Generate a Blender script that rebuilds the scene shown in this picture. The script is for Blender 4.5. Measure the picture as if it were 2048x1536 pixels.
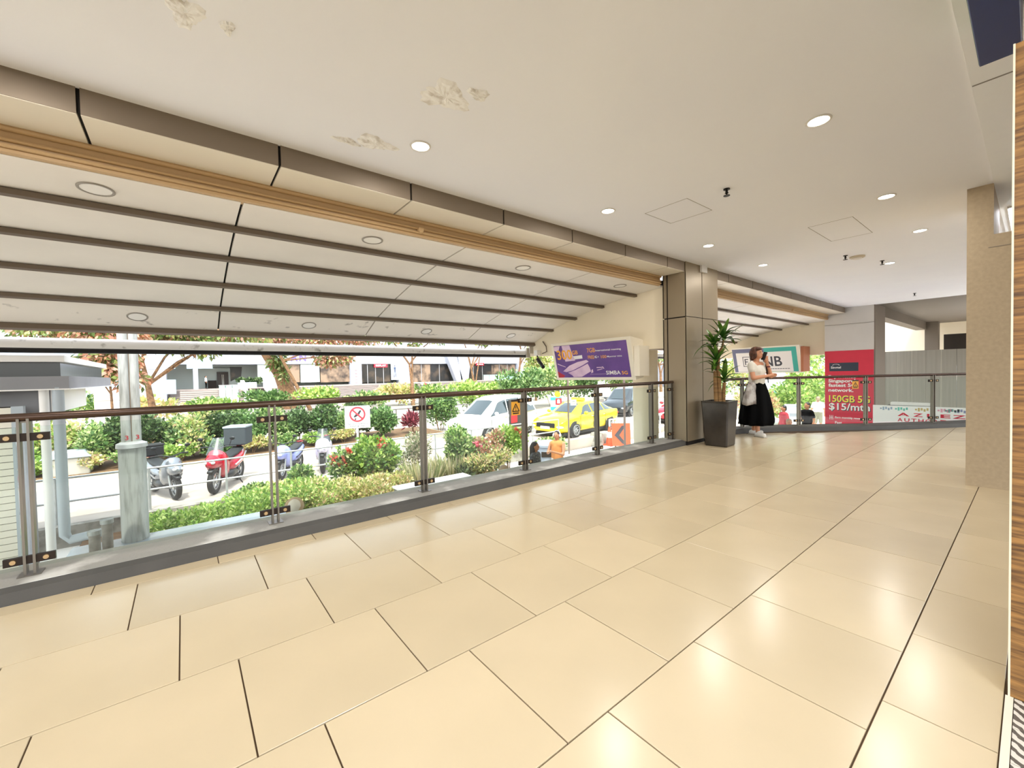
import bpy, bmesh, math, random
import numpy as np
from mathutils import Vector, Matrix
random.seed(7)
RNG = np.random.default_rng(11)
for o in list(bpy.data.objects):
    bpy.data.objects.remove(o, do_unlink=True)
S = bpy.context.scene
COL = S.collection
PI = math.pi
H = 1.25                                   # eye height above the corridor floor
# ------------------------------------------------------------------ camera
YAW, PIT, ROL, FPX = math.radians(51.60673), math.radians(1.42690), math.radians(-1.22936), 830.6
_fw = Vector((math.cos(YAW)*math.cos(PIT), math.sin(YAW)*math.cos(PIT), -math.sin(PIT)))
_r0 = Vector((math.sin(YAW), -math.cos(YAW), 0))
_u0 = _r0.cross(_fw)
RT = _r0*math.cos(ROL) + _u0*math.sin(ROL)
UP = -_r0*math.sin(ROL) + _u0*math.cos(ROL)
FW = _fw
cd = bpy.data.cameras.new('camera'); cam = bpy.data.objects.new('camera', cd); COL.objects.link(cam)
cd.sensor_fit = 'HORIZONTAL'; cd.sensor_width = 36; cd.lens = FPX*36/2048; cd.clip_start = 0.02; cd.clip_end = 500
m3 = Matrix((RT, UP, -FW)).transposed()
cam.matrix_world = Matrix.Translation((0, 0, H)) @ m3.to_4x4()
S.camera = cam
def gp(px, py, z):                         # a spot on the ground at height z
    d = FW + RT*((px-1024)/FPX) - UP*((py-768)/FPX)
    t = (z-H)/d.z
    return Vector((d.x*t, d.y*t, z))
def wp(px, py, Y):                         # a spot on a wall plane at distance Y
    d = FW + RT*((px-1024)/FPX) - UP*((py-768)/FPX)
    t = Y/d.y
    return Vector((d.x*t, Y, H+d.z*t))
def xp(px, py, X):                         # a spot on an end wall plane at X
    d = FW + RT*((px-1024)/FPX) - UP*((py-768)/FPX)
    t = X/d.x
    return Vector((X, d.y*t, H+d.z*t))
# ------------------------------------------------------------------ light
S.view_settings.view_transform = 'Standard'; S.view_settings.look = 'None'
S.view_settings.gamma = 1.0; S.view_settings.use_curve_mapping = False
S.view_settings.exposure = 2.22
W = bpy.data.worlds.new('sky'); S.world = W; W.use_nodes = True
nt = W.node_tree; nt.nodes.clear()
sk = nt.nodes.new('ShaderNodeTexSky'); sk.sky_type = 'NISHITA'; sk.sun_disc = False
sk.sun_elevation = math.radians(58); sk.sun_rotation = math.radians(200); sk.air_density = 1.0; sk.dust_density = 3.0; sk.ozone_density = 1.0
hs = nt.nodes.new('ShaderNodeHueSaturation'); hs.inputs['Saturation'].default_value = 0.35
bg = nt.nodes.new('ShaderNodeBackground'); bg.inputs[1].default_value = 0.17
wo = nt.nodes.new('ShaderNodeOutputWorld')
nt.links.new(sk.outputs[0], hs.inputs['Color']); nt.links.new(hs.outputs[0], bg.inputs[0]); nt.links.new(bg.outputs[0], wo.inputs[0])
SUN_DIR = Vector((0.12, 0.30, -0.94)).normalized()
sl = bpy.data.lights.new('sun', 'SUN'); sl.energy = 1.0; sl.angle = math.radians(0.6); sl.color = (1.0, 0.95, 0.86)
so = bpy.data.objects.new('sun', sl); COL.objects.link(so); so.rotation_euler = SUN_DIR.to_track_quat('-Z', 'Y').to_euler(); so.location = (0, -5, 30)
DOWNLIGHT_POWER = 2.6
# ------------------------------------------------------------------ materials
def lin(c):
    if isinstance(c, str):
        c = [int(c[i:i+2], 16)/255 for i in (0, 2, 4)]
    return tuple(v/12.92 if v <= .04045 else ((v+.055)/1.055)**2.4 for v in c)
MATS = {}
def M(name, col, rough=.5, metal=0., var=0., vscale=4., bump=0., bscale=60., emit=0., coat=0., spec=None, stretch=None, col2=None, thr=None, sub=0.):
    if name in MATS: return MATS[name]
    m = bpy.data.materials.new(name); m.use_nodes = True; MATS[name] = m
    n = m.node_tree.nodes; l = m.node_tree.links
    b = n['Principled BSDF']; c = lin(col)
    b.inputs['Base Color'].default_value = (*c, 1); b.inputs['Roughness'].default_value = rough; b.inputs['Metallic'].default_value = metal
    if coat: b.inputs['Coat Weight'].default_value = coat; b.inputs['Coat Roughness'].default_value = .08
    if spec is not None: b.inputs['Specular IOR Level'].default_value = spec
    if emit: b.inputs['Emission Color'].default_value = (*c, 1); b.inputs['Emission Strength'].default_value = emit
    if var or bump or col2:
        tc = n.new('ShaderNodeTexCoord'); src = tc.outputs['Object']
        if stretch:
            mp = n.new('ShaderNodeMapping'); mp.inputs['Scale'].default_value = stretch; l.new(src, mp.inputs[0]); src = mp.outputs[0]
    if var or col2:
        nz = n.new('ShaderNodeTexNoise'); nz.inputs['Scale'].default_value = vscale; nz.inputs['Detail'].default_value = 6; l.new(src, nz.inputs['Vector'])
        mx = n.new('ShaderNodeMix'); mx.data_type = 'RGBA'
        c2 = lin(col2) if col2 else tuple(v*(1-var) for v in c); c1 = c if col2 else tuple(min(1, v*(1+var*.6)) for v in c)
        mx.inputs[6].default_value = (*c1, 1); mx.inputs[7].default_value = (*c2, 1)
        rp = n.new('ShaderNodeMapRange')
        lo, hi = thr if thr else (.3, .7)
        rp.inputs['From Min'].default_value = lo; rp.inputs['From Max'].default_value = hi
        l.new(nz.outputs['Fac'], rp.inputs['Value']); l.new(rp.outputs[0], mx.inputs[0]); l.new(mx.outputs[2], b.inputs['Base Color'])
    if bump:
        nb = n.new('ShaderNodeTexNoise'); nb.inputs['Scale'].default_value = bscale; nb.inputs['Detail'].default_value = 4; l.new(src, nb.inputs['Vector'])
        bp = n.new('ShaderNodeBump'); bp.inputs['Strength'].default_value = bump; bp.inputs['Distance'].default_value = .01
        l.new(nb.outputs['Fac'], bp.inputs['Height']); l.new(bp.outputs[0], b.inputs['Normal'])
    return m
def glass_mat(name, tint, refl=1.45, rough=.0, extra=0.0):
    if name in MATS: return MATS[name]
    m = bpy.data.materials.new(name); m.use_nodes = True; MATS[name] = m
    n = m.node_tree.nodes; l = m.node_tree.links; n.clear()
    out = n.new('ShaderNodeOutputMaterial'); mx = n.new('ShaderNodeMixShader'); tr = n.new('ShaderNodeBsdfTransparent'); gl = n.new('ShaderNodeBsdfGlossy'); fr = n.new('ShaderNodeFresnel')
    tr.inputs[0].default_value = (*tint, 1); gl.inputs['Roughness'].default_value = rough; fr.inputs[0].default_value = refl
    ge = n.new('ShaderNodeNewGeometry'); sb_ = n.new('ShaderNodeMath'); sb_.operation = 'SUBTRACT'; sb_.inputs[0].default_value = 1.0; l.new(ge.outputs['Backfacing'], sb_.inputs[1])
    mu = n.new('ShaderNodeMath'); mu.operation = 'MULTIPLY'; l.new(fr.outputs[0], mu.inputs[0]); l.new(sb_.outputs[0], mu.inputs[1]); fr = mu
    if extra:
        ad = n.new('ShaderNodeMath'); ad.operation = 'ADD'; ad.inputs[1].default_value = extra; ad.use_clamp = True
        l.new(fr.outputs[0], ad.inputs[0]); l.new(ad.outputs[0], mx.inputs[0])
    else: l.new(fr.outputs[0], mx.inputs[0])
    l.new(tr.outputs[0], mx.inputs[1]); l.new(gl.outputs[0], mx.inputs[2]); l.new(mx.outputs[0], out.inputs[0])
    return m
def leaf_mat(name, rough=.45, trans=.35):
    if name in MATS: return MATS[name]
    m = bpy.data.materials.new(name); m.use_nodes = True; MATS[name] = m
    n = m.node_tree.nodes; l = m.node_tree.links
    b = n['Principled BSDF']; out = n['Material Output']
    at = n.new('ShaderNodeAttribute'); at.attribute_name = 'leafcol'
    tl = n.new('ShaderNodeBsdfTranslucent'); mx = n.new('ShaderNodeMixShader'); mx.inputs[0].default_value = trans
    b.inputs['Roughness'].default_value = rough
    l.new(at.outputs['Color'], b.inputs['Base Color']); l.new(at.outputs['Color'], tl.inputs['Color'])
    l.new(b.outputs[0], mx.inputs[1]); l.new(tl.outputs[0], mx.inputs[2]); l.new(mx.outputs[0], out.inputs['Surface'])
    return m
# ------------------------------------------------------------------ object helpers
WM = {}
def _link(o, parent, basis, local):
    COL.objects.link(o)
    if basis is not None: o.matrix_basis = basis
    if parent is not None:
        o.parent = parent
        if not local: o.matrix_parent_inverse = WM[parent.name].inverted()
    if parent is not None and local: WM[o.name] = WM[parent.name] @ o.matrix_basis
    else: WM[o.name] = o.matrix_basis.copy()
    return o
def tag(o, label=None, cat=None, group=None, kind=None):
    if label: o['label'] = label
    if cat: o['category'] = cat
    if group: o['group'] = group
    if kind: o['kind'] = kind
    return o
def thing(name, label, cat, loc=(0, 0, 0), rz=0, group=None, scale=1.0):
    o = bpy.data.objects.new(name, None); o.empty_display_size = .1
    _link(o, None, Matrix.LocRotScale(Vector(loc), Matrix.Rotation(rz, 3, 'Z').to_quaternion(), Vector((scale,)*3)), False)
    return tag(o, label, cat, group)
class MB:
    def __init__(s): s.v = []; s.f = []; s.mi = []; s.cur = 0
    def add(s, vs, fs):
        k = len(s.v); s.v += [tuple(v) for v in vs]
        for f in fs: s.f.append(tuple(i+k for i in f)); s.mi.append(s.cur)
        return s
    def box(s, lo, hi, mtx=None):
        (a, b, c), (d, e, f) = lo, hi
        vs = [Vector(p) for p in ((a,b,c),(d,b,c),(d,e,c),(a,e,c),(a,b,f),(d,b,f),(d,e,f),(a,e,f))]
        if mtx is not None: vs = [mtx @ v for v in vs]
        return s.add(vs, [(0,3,2,1),(4,5,6,7),(0,1,5,4),(1,2,6,5),(2,3,7,6),(3,0,4,7)])
    def cbox(s, c, sz, mtx=None):
        return s.box([c[i]-sz[i]/2 for i in range(3)], [c[i]+sz[i]/2 for i in range(3)], mtx)
    def tube(s, path, r, n=8, cap=True):
        P = [Vector(p) for p in path]; R = r if isinstance(r, (list, tuple)) else [r]*len(P)
        rings = []; up = None
        for i, p in enumerate(P):
            t = (P[min(i+1, len(P)-1)] - P[max(i-1, 0)])
            t = t.normalized() if t.length > 1e-9 else Vector((0, 0, 1))
            if up is None:
                up = Vector((0, 0, 1)) if abs(t.z) < .9 else Vector((1, 0, 0))
            a = t.cross(up)
            if a.length < 1e-6: a = t.cross(Vector((1, .3, .1)))
            a.normalize(); b = a.cross(t).normalized(); up = b
            rings.append([p + (a*math.cos(2*PI*k/n) + b*math.sin(2*PI*k/n))*R[i] for k in range(n)])
        return s.loft(rings, cap)
    def loft(s, rings, cap=True, closed=True):
        n = len(rings[0]); vs = [v for r in rings for v in r]; fs = []
        for i in range(len(rings)-1):
            for k in range(n if closed else n-1):
                k2 = (k+1) % n
                fs.append((i*n+k, i*n+k2, (i+1)*n+k2, (i+1)*n+k))
        if cap and closed:
            fs.append(tuple(range(n-1, -1, -1))); fs.append(tuple((len(rings)-1)*n+k for k in range(n)))
        return s.add(vs, fs)
    def lathe(s, prof, o=(0, 0, 0), n=16, axis='Z', cap=True):
        o = Vector(o); rings = []
        for r, h in prof:
            ring = []
            for k in range(n):
                a = 2*PI*k/n; x, y = r*math.cos(a), r*math.sin(a)
                ring.append(o + (Vector((x, y, h)) if axis == 'Z' else Vector((x, h, y)) if axis == 'Y' else Vector((h, x, y))))
            rings.append(ring)
        return s.loft(rings, cap)
    def ell(s, c, r, n=12, m=8, mtx=None):
        c = Vector(c); rings = []
        for i in range(1, m):
            t = PI*i/m
            ring = [Vector((r[0]*math.sin(t)*math.cos(2*PI*k/n), r[1]*math.sin(t)*math.sin(2*PI*k/n), -r[2]*math.cos(t))) for k in range(n)]
            rings.append(ring)
        tops = [Vector((0, 0, -r[2])), Vector((0, 0, r[2]))]
        R3 = mtx if mtx is not None else Matrix.Identity(3)
        vs = [c + R3 @ v for rg in rings for v in rg] + [c + R3 @ tops[0], c + R3 @ tops[1]]
        fs = []
        for i in range(m-2):
            for k in range(n):
                k2 = (k+1) % n; fs.append((i*n+k, i*n+k2, (i+1)*n+k2, (i+1)*n+k))
        b = (m-1)*n
        for k in range(n):
            k2 = (k+1) % n; fs.append((b, k2, k)); fs.append((b+1, (m-2)*n+k, (m-2)*n+k2))
        return s.add(vs, fs)
    def prism(s, poly, fn, d0, d1):
        n = len(poly); vs = [fn(u, v, d0) for u, v in poly] + [fn(u, v, d1) for u, v in poly]
        fs = [tuple(range(n-1, -1, -1)), tuple(range(n, 2*n))] + [(k, (k+1) % n, n+(k+1) % n, n+k) for k in range(n)]
        return s.add(vs, fs)
    def mesh(s, name, mats, smooth=False, fix=True):
        me = bpy.data.meshes.new(name); me.from_pydata(s.v, [], s.f)
        for mm in (mats if isinstance(mats, (list, tuple)) else [mats]): me.materials.append(mm)
        if any(s.mi): me.polygons.foreach_set('material_index', s.mi)
        if fix:
            b = bmesh.new(); b.from_mesh(me); bmesh.ops.recalc_face_normals(b, faces=b.faces); b.to_mesh(me); b.free()
        if smooth:
            me.polygons.foreach_set('use_smooth', [True]*len(me.polygons))
            if smooth == 'auto':
                b = bmesh.new(); b.from_mesh(me)
                for e in b.edges:
                    if len(e.link_faces) == 2 and e.calc_face_angle(0) > .6: e.smooth = False
                b.to_mesh(me); b.free()
        me.update(); return me
    def obj(s, name, mats, parent=None, smooth=False, bevel=0, local=False, basis=None, fix=True):
        o = bpy.data.objects.new(name, s.mesh(name, mats, smooth, fix)); _link(o, parent, basis, local)
        if bevel:
            md = o.modifiers.new('bevel', 'BEVEL'); md.width = bevel; md.segments = 2; md.limit_method = 'ANGLE'
        return o
def inst(me, name, parent, basis, local=False):
    return _link(bpy.data.objects.new(name, me), parent, basis, local)
def T(x, y, z): return Matrix.Translation((x, y, z))
def dup(root, basis, label, group=None):
    """copy a thing with its parts and sub-parts"""
    def cp(o, par):
        c = o.copy(); COL.objects.link(c)
        if par is not None: c.parent = par
        for ch in o.children: cp(ch, c)
        return c
    r = cp(root, None); r.matrix_basis = basis; WM[r.name] = basis.copy(); r['label'] = label
    if group: r['group'] = group
    return r
def text_mesh(txt, weight=0.0):
    cu = bpy.data.curves.new('t', 'FONT'); cu.body = txt; cu.offset = weight; cu.resolution_u = 3
    ob = bpy.data.objects.new('t', cu); COL.objects.link(ob)
    me = bpy.data.meshes.new_from_object(ob); bpy.data.objects.remove(ob, do_unlink=True); bpy.data.curves.remove(cu)
    return me
def text(name, txt, mat, parent, fn, box, weight=.012, d=.002, local=False, shear=0):
    """lettering fitted into box=(u0,v0,u1,v1) of a face; fn(u,v,d) maps the face to space"""
    me = text_mesh(txt, weight)
    n = len(me.vertices); co = np.empty(n*3); me.vertices.foreach_get('co', co); co = co.reshape(-1, 3)
    lo = co.min(0); hi = co.max(0); u0, v0, u1, v1 = box
    out = []
    for x, y, _ in co:
        fx = (x-lo[0])/(hi[0]-lo[0]+1e-9); fy = (y-lo[1])/(hi[1]-lo[1]+1e-9)
        out.append(fn(u0+fx*(u1-u0)+shear*fy*(v1-v0), v0+fy*(v1-v0), d))
    me.vertices.foreach_set('co', np.array([tuple(p) for p in out]).ravel()); me.name = name
    me.materials.clear(); me.materials.append(mat); me.update()
    o = bpy.data.objects.new(name, me); _link(o, parent, None, local); return o
def face_fn(O, Rv, Uv, Nv):
    O, Rv, Uv, Nv = Vector(O), Vector(Rv).normalized(), Vector(Uv).normalized(), Vector(Nv).normalized()
    return lambda u, v, d: O + Rv*u + Uv*v + Nv*d
def rect(u0, v0, u1, v1): return [(u0, v0), (u1, v0), (u1, v1), (u0, v1)]
def disc(cx, cy, r, n=28, ry=None): return [(cx+r*math.cos(2*PI*k/n), cy+(ry or r)*math.sin(2*PI*k/n)) for k in range(n)]
def blob(name, caps, mat, parent, vox=.02, local=True, smooth_it=4):
    """one continuous surface grown round capsules (p0,p1,r0,r1) and ellipsoids (c,r,mtx)"""
    mb = MB()
    for c in caps:
        if len(c) == 4 and not isinstance(c[2], Vector):
            p0, p1, r0, r1 = Vector(c[0]), Vector(c[1]), c[2], c[3]
            mb.ell(p0, (r0,)*3, 12, 8); mb.ell(p1, (r1,)*3, 12, 8); mb.tube([p0, p1], [r0, r1], 12)
        else:
            mb.ell(c[0], c[1], 16, 10, c[2] if len(c) > 2 else None)
    me = mb.mesh(name, mat)
    ob = bpy.data.objects.new('tmp', me); COL.objects.link(ob)
    md = ob.modifiers.new('r', 'REMESH'); md.mode = 'VOXEL'; md.voxel_size = vox; md.use_smooth_shade = True
    if smooth_it:
        ms = ob.modifiers.new('s', 'SMOOTH'); ms.iterations = smooth_it; ms.factor = .5
    dg = bpy.context.evaluated_depsgraph_get(); ev = ob.evaluated_get(dg)
    m2 = bpy.data.meshes.new_from_object(ev); m2.name = name
    bpy.data.objects.remove(ob, do_unlink=True); bpy.data.meshes.remove(me)
    m2.materials.clear(); m2.materials.append(mat)
    m2.polygons.foreach_set('use_smooth', [True]*len(m2.polygons))
    o = bpy.data.objects.new(name, m2); return _link(o, parent, None, local)
def struct(o): o['kind'] = 'structure'; return o
# ================================================================== the setting
m_tile = M('floor tile', 'd3c1a0', rough=.21, var=.07, vscale=1.3, bump=.02, bscale=180)
_n = m_tile.node_tree.nodes; _l = m_tile.node_tree.links          # every tile a shade of its own
_oi = _n.new('ShaderNodeObjectInfo'); _mr = _n.new('ShaderNodeMapRange'); _mr.inputs['To Min'].default_value = .93; _mr.inputs['To Max'].default_value = 1.04
_vm = _n.new('ShaderNodeMix'); _vm.data_type = 'RGBA'; _vm.blend_type = 'MULTIPLY'; _vm.inputs[0].default_value = 1
_b = _n['Principled BSDF']; _src = _b.inputs['Base Color'].links[0].from_socket
_cc = _n.new('ShaderNodeCombineColor')
_l.new(_oi.outputs['Random'], _mr.inputs['Value'])
for k in range(3): _l.new(_mr.outputs[0], _cc.inputs[k])
_l.new(_src, _vm.inputs[6]); _l.new(_cc.outputs[0], _vm.inputs[7]); _l.new(_vm.outputs[2], _b.inputs['Base Color'])
m_grout = M('grout', '54402c', rough=.9)
m_ceil = M('ceiling plaster', 'f9faff', rough=.85, var=.035, vscale=.8, bump=.03, bscale=25)
m_alu = M('champagne cladding', '94866f', rough=.42, metal=.4, var=.04, vscale=.6)
m_fas_shaded = M('shaded fascia', '887a69', rough=.5, metal=.3, var=.05, vscale=.6)  # same cladding, coloured darker for the shade on its inner face
m_bsof_lit = M('lit beam soffit', 'efe6d2', rough=.4, var=.05, vscale=.8)  # same cladding, coloured paler for daylight thrown up from the ground
m_joint = M('dark joint', '16100c', rough=.9)
m_soffit = M('canopy panel', 'f4eee4', rough=.6, var=.05, vscale=1.5, col2=None)
m_batten = M('brown batten', '6f6050', rough=.5, metal=.2)
m_cream = M('cream wall', 'f6ead0', rough=.8, var=.03, vscale=.7)
m_conc = M('stained concrete', '97938a', rough=.9, col2='5c564c', vscale=3.5, thr=(.42, .68), bump=.3, bscale=25)
m_curb = M('kerb paint', '504e4b', rough=.6, var=.15, vscale=3)
m_kerbtop = M('worn kerb top', '9a9790', rough=.6, col2='d8d6d0', vscale=2.2, thr=(.5, .62), bump=.2, bscale=40)
m_pave = M('pavement', 'b4aaa0', rough=.85, col2='9d9186', vscale=.8, thr=(.35, .7), bump=.1, bscale=30)
m_white = M('white paint', 'eceae6', rough=.6, var=.04, vscale=1)
m_pillar = M('beige pillar stone', 'b3a083', rough=.55, var=.08, vscale=30)
m_dark = M('dark recess and shadow line', '2a2119', rough=.8)
m_steel = M('stainless', 'b9b4ab', rough=.32, metal=.9)
m_glass = glass_mat('rail glass', (.93, .97, .95), 1.45)

# ---- kerb line of the second, curved railing (rail centre)
C2K = [(7.2, 3.80), (7.75, 3.81), (8.4, 3.73), (9.05, 3.47), (9.72, 2.97), (10.72, 2.12), (11.87, 1.29), (13.2, .45), (14.6, -.4)]
def catmull(P, n=6):
    P = [Vector((*p, 0)) for p in P]; out = []
    for i in range(len(P)-1):
        a, b, c, d = P[max(i-1, 0)], P[i], P[i+1], P[min(i+2, len(P)-1)]
        for k in range(n):
            t = k/n
            out.append(.5*((2*b)+(c-a)*t+(2*a-5*b+4*c-d)*t*t+(3*b-a-3*c+d)*t**3))
    out.append(P[-1]); return out
C2 = catmull(C2K)[6:]                       # starts at the column's far side
def offs(P, d):
    out = []
    for i, p in enumerate(P):
        t = (P[min(i+1, len(P)-1)]-P[max(i-1, 0)]).normalized(); out.append(p+Vector((t.y, -t.x, 0))*d)   # + = towards the corridor
    return out
EDGE2 = offs(C2, .20)
# ---- floor: slab (grout) + tiles one by one
fl = MB()
poly = [(-6, .06), (2.3, .06), (2.3, -1.5), (12.5, -1.5)] + [(p.x, p.y) for p in reversed(EDGE2)] + [(7.6, 3.62), (-6, 3.62)]
poly = [(-6, -1.5), (14.0, -1.5)] + [(p.x, p.y) for p in reversed(EDGE2) if p.y > -1.5] + [(7.6, 3.62), (-6, 3.62)]
fl.prism(poly, lambda u, v, d: Vector((u, v, d)), -.35, -.007)
floor = struct(fl.obj('floor', m_grout)); 
def clip(poly, a, b):                       # keep the corridor side of line a->b
    out = []; n = Vector(((b-a).y, -(b-a).x))
    f = lambda p: n.x*(p[0]-a.x)+n.y*(p[1]-a.y)
    for i in range(len(poly)):
        p, q = poly[i], poly[(i+1) % len(poly)]; fp, fq = f(p), f(q)
        if fp >= 0: out.append(p)
        if fp*fq < 0: t = fp/(fp-fq); out.append((p[0]+(q[0]-p[0])*t, p[1]+(q[1]-p[1])*t))
    return out
TL, TW, GAP = .6175, .6205, .0055
tile_cache = {}
def tile_mesh(w, h):
    key = (round(w, 4), round(h, 4))
    if key not in tile_cache:
        mb = MB(); e = .0015; a, b = w/2, h/2
        r0 = [Vector((x*a, y*b, -.012)) for x, y in ((-1, -1), (1, -1), (1, 1), (-1, 1))]
        r1 = [Vector((x*a, y*b, -e)) for x, y in ((-1, -1), (1, -1), (1, 1), (-1, 1))]
        r2 = [Vector((x*(a-e), y*(b-e), 0)) for x, y in ((-1, -1), (1, -1), (1, 1), (-1, 1))]
        mb.loft([r0, r1, r2]); tile_cache[key] = mb.mesh('tile', m_tile)
    return tile_cache[key]
for k in range(-1, 6):
    y0, y1 = .352+TW*k, .352+TW*(k+1)
    if k == 5: y1 = 3.60
    if k == -1: y0 = .065
    off = 1.804-.2067*k
    i0 = math.floor((-4.6-off)/TL); i1 = math.ceil((13.4-off)/TL)
    for i in range(i0, i1):
        x0, x1 = off+TL*i, off+TL*(i+1)
        g = GAP/2; P = [(x0+g, y0+g), (x1-g, y0+g), (x1-g, y1-g), (x0+g, y1-g)]
        Q = P
        for j in range(0, len(EDGE2)-1):
            a, b = EDGE2[j], EDGE2[j+1]
            if max(a.x, b.x) < x0-.3 or min(a.x, b.x) > x1+2.5: continue
            Q = clip(Q, a, b)
            if len(Q) < 3: break
        if len(Q) < 3: continue
        if Q == P:
            inst(tile_mesh(x1-x0-2*g, y1-y0-2*g), 'tile', floor, T((x0+x1)/2, (y0+y1)/2, 0))
        else:
            mb = MB(); mb.prism(Q, lambda u, v, d: Vector((u, v, d)), -.012, 0); mb.obj('tile', m_tile, floor)
# ---- ceiling slab
cz = 3.02
mb = MB(); mb.box((-6, .268, cz), (15.75, 3.6, cz+.4)); mb.box((-6, -7, cz+.05), (15.75, .268, cz+.4)); mb.box((-6, 3.6, cz+.02), (15.75, 4.1, cz+.4))
ceiling = struct(mb.obj('ceiling', m_ceil))
mb = MB(); mb.box((-6, -2.0, cz-.012), (9.6, .266, cz+.05))
sof = struct(mb.obj('trim_1', M('white soffit', 'fafcff', rough=.5, var=.04, vscale=3), ceiling))
mb = MB(); mb.box((3.975, -.6, cz-.0135), (3.99, .262, cz-.011)); mb.obj('joint', M('grey joint', '8f8a86', rough=.9), ceiling)
# old plaster repairs: shallow, ragged discs that stand proud of the ceiling
m_peel = M('peeling plaster', 'fdfcf8', rough=.9, col2='ddd8cf', vscale=18, thr=(.5, .66), bump=.5, bscale=30)
def peel(cx, cy, rx, ry, seed, rings=5, n=34):
    r = random.Random(seed); jit = [1+.22*math.sin(3*2*PI*k/n+seed)+.14*r.uniform(-1, 1) for k in range(n)]
    mb = MB(); vs = [Vector((cx, cy, cz-.006))]; fs = []
    for i in range(1, rings+1):
        t = i/rings
        for k in range(n):
            a = 2*PI*k/n
            z = cz-.0005 if i == rings else cz-.004-.008*r.random()
            vs.append(Vector((cx+rx*t*jit[k]*math.cos(a), cy+ry*t*jit[k]*math.sin(a), z)))
    for k in range(n): fs.append((0, 1+k, 1+(k+1) % n))
    for i in range(rings-1):
        for k in range(n):
            a = 1+i*n; fs.append((a+k, a+n+k, a+n+(k+1) % n, a+(k+1) % n))
    mb.add(vs, fs); return mb.obj('peeling_patch', m_peel, ceiling)
for a in ((1.37, 2.34, .15, .13, 1), (1.20, 3.12, .14, .09, 2), (1.52, 2.20, .07, .05, 5), (1.02, 3.22, .10, .04, 6)): peel(*a)
p = gp(370, 25, cz); peel(p.x, p.y, .07, .10, 3); p = gp(455, 55, cz); peel(p.x, p.y, .03, .05, 4)
# ceiling access hatches: a fine frame line
m_line = M('hatch line', '8f877c', rough=.9)
def hatch(x0, y0, x1, y1):
    mb = MB()
    for a, b in (((x0, y0), (x1, y0)), ((x1, y0), (x1, y1)), ((x1, y1), (x0, y1)), ((x0, y1), (x0, y0))):
        mb.box((min(a[0], b[0])-.003, min(a[1], b[1])-.003, cz-.001), (max(a[0], b[0])+.003, max(a[1], b[1])+.003, cz+.001))
    return mb.obj('access_hatch', m_line, ceiling)
a = gp(1290, 427, cz); b = gp(1415, 416, cz); hatch(min(a.x, b.x), min(a.y, b.y), max(a.x, b.x)+.1, max(a.y, b.y))
a = gp(1616, 455, cz); b = gp(1745, 465, cz); hatch(min(a.x, b.x), min(a.y, b.y), max(a.x, b.x), max(a.y, b.y))
# ---- edge beam with cladding panels, one by one
def beam(x0, x1, joints, name):
    mb = MB(); mb.box((x0, 3.59, 2.875), (x1, 4.02, 3.3)); core = struct(mb.obj(name, m_joint))
    js = [x0]+[j for j in joints if x0+.1 < j < x1-.1]+[x1]
    for a, b in zip(js, js[1:]):
        g = .009
        mb = MB(); mb.box((a+g, 3.575, 2.862), (b-g, 3.592, cz+.01)); mb.obj('fascia_panel', m_fas_shaded, core)
        mb = MB(); mb.box((a+g, 3.578, 2.858), (b-g, 4.0, 2.876)); mb.obj('soffit_panel', m_bsof_lit, core)
    return core
J = [-.438+1.0685*k for k in range(-5, 16)]
beam(-5.5, 6.485, J, 'trim_2'); beam(7.575, 15.68, [8.05+1.06*k for k in range(8)], 'trim_3')
# curtain track hung under the outer edge of each beam
m_track = M('tan track', 'c6a67a', rough=.5)
def track(x0, x1, label, stub):
    t = thing('blind_track', label, 'track', (x0, 4.05, 2.69), group=None)
    mb = MB(); mb.box((x0, 4.0, 2.70), (x1, 4.1, 2.86)); mb.obj('track_body', m_track, t)
    for z, y, r in ((2.845, 3.985, .018), (2.775, 3.99, .012), (2.735, 3.99, .012)):
        mb = MB(); mb.tube([(x0, y, z), (x1, y, z)], r, 8); mb.obj('rail', m_track, t, smooth='auto')
    mb = MB(); mb.lathe([(.0, -.02), (.03, -.02), (.03, .02), (0, .02)], (stub, 3.97, 2.755), 12, 'Y'); mb.obj('junction_box', m_track, t)
    return t
track(-5.5, 6.45, 'tan blind track with thin conduits above the near railing', 1.98)
track(7.62, 15.66, 'tan blind track beyond the clad column, ending at the red poster column', 12.6)
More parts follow.
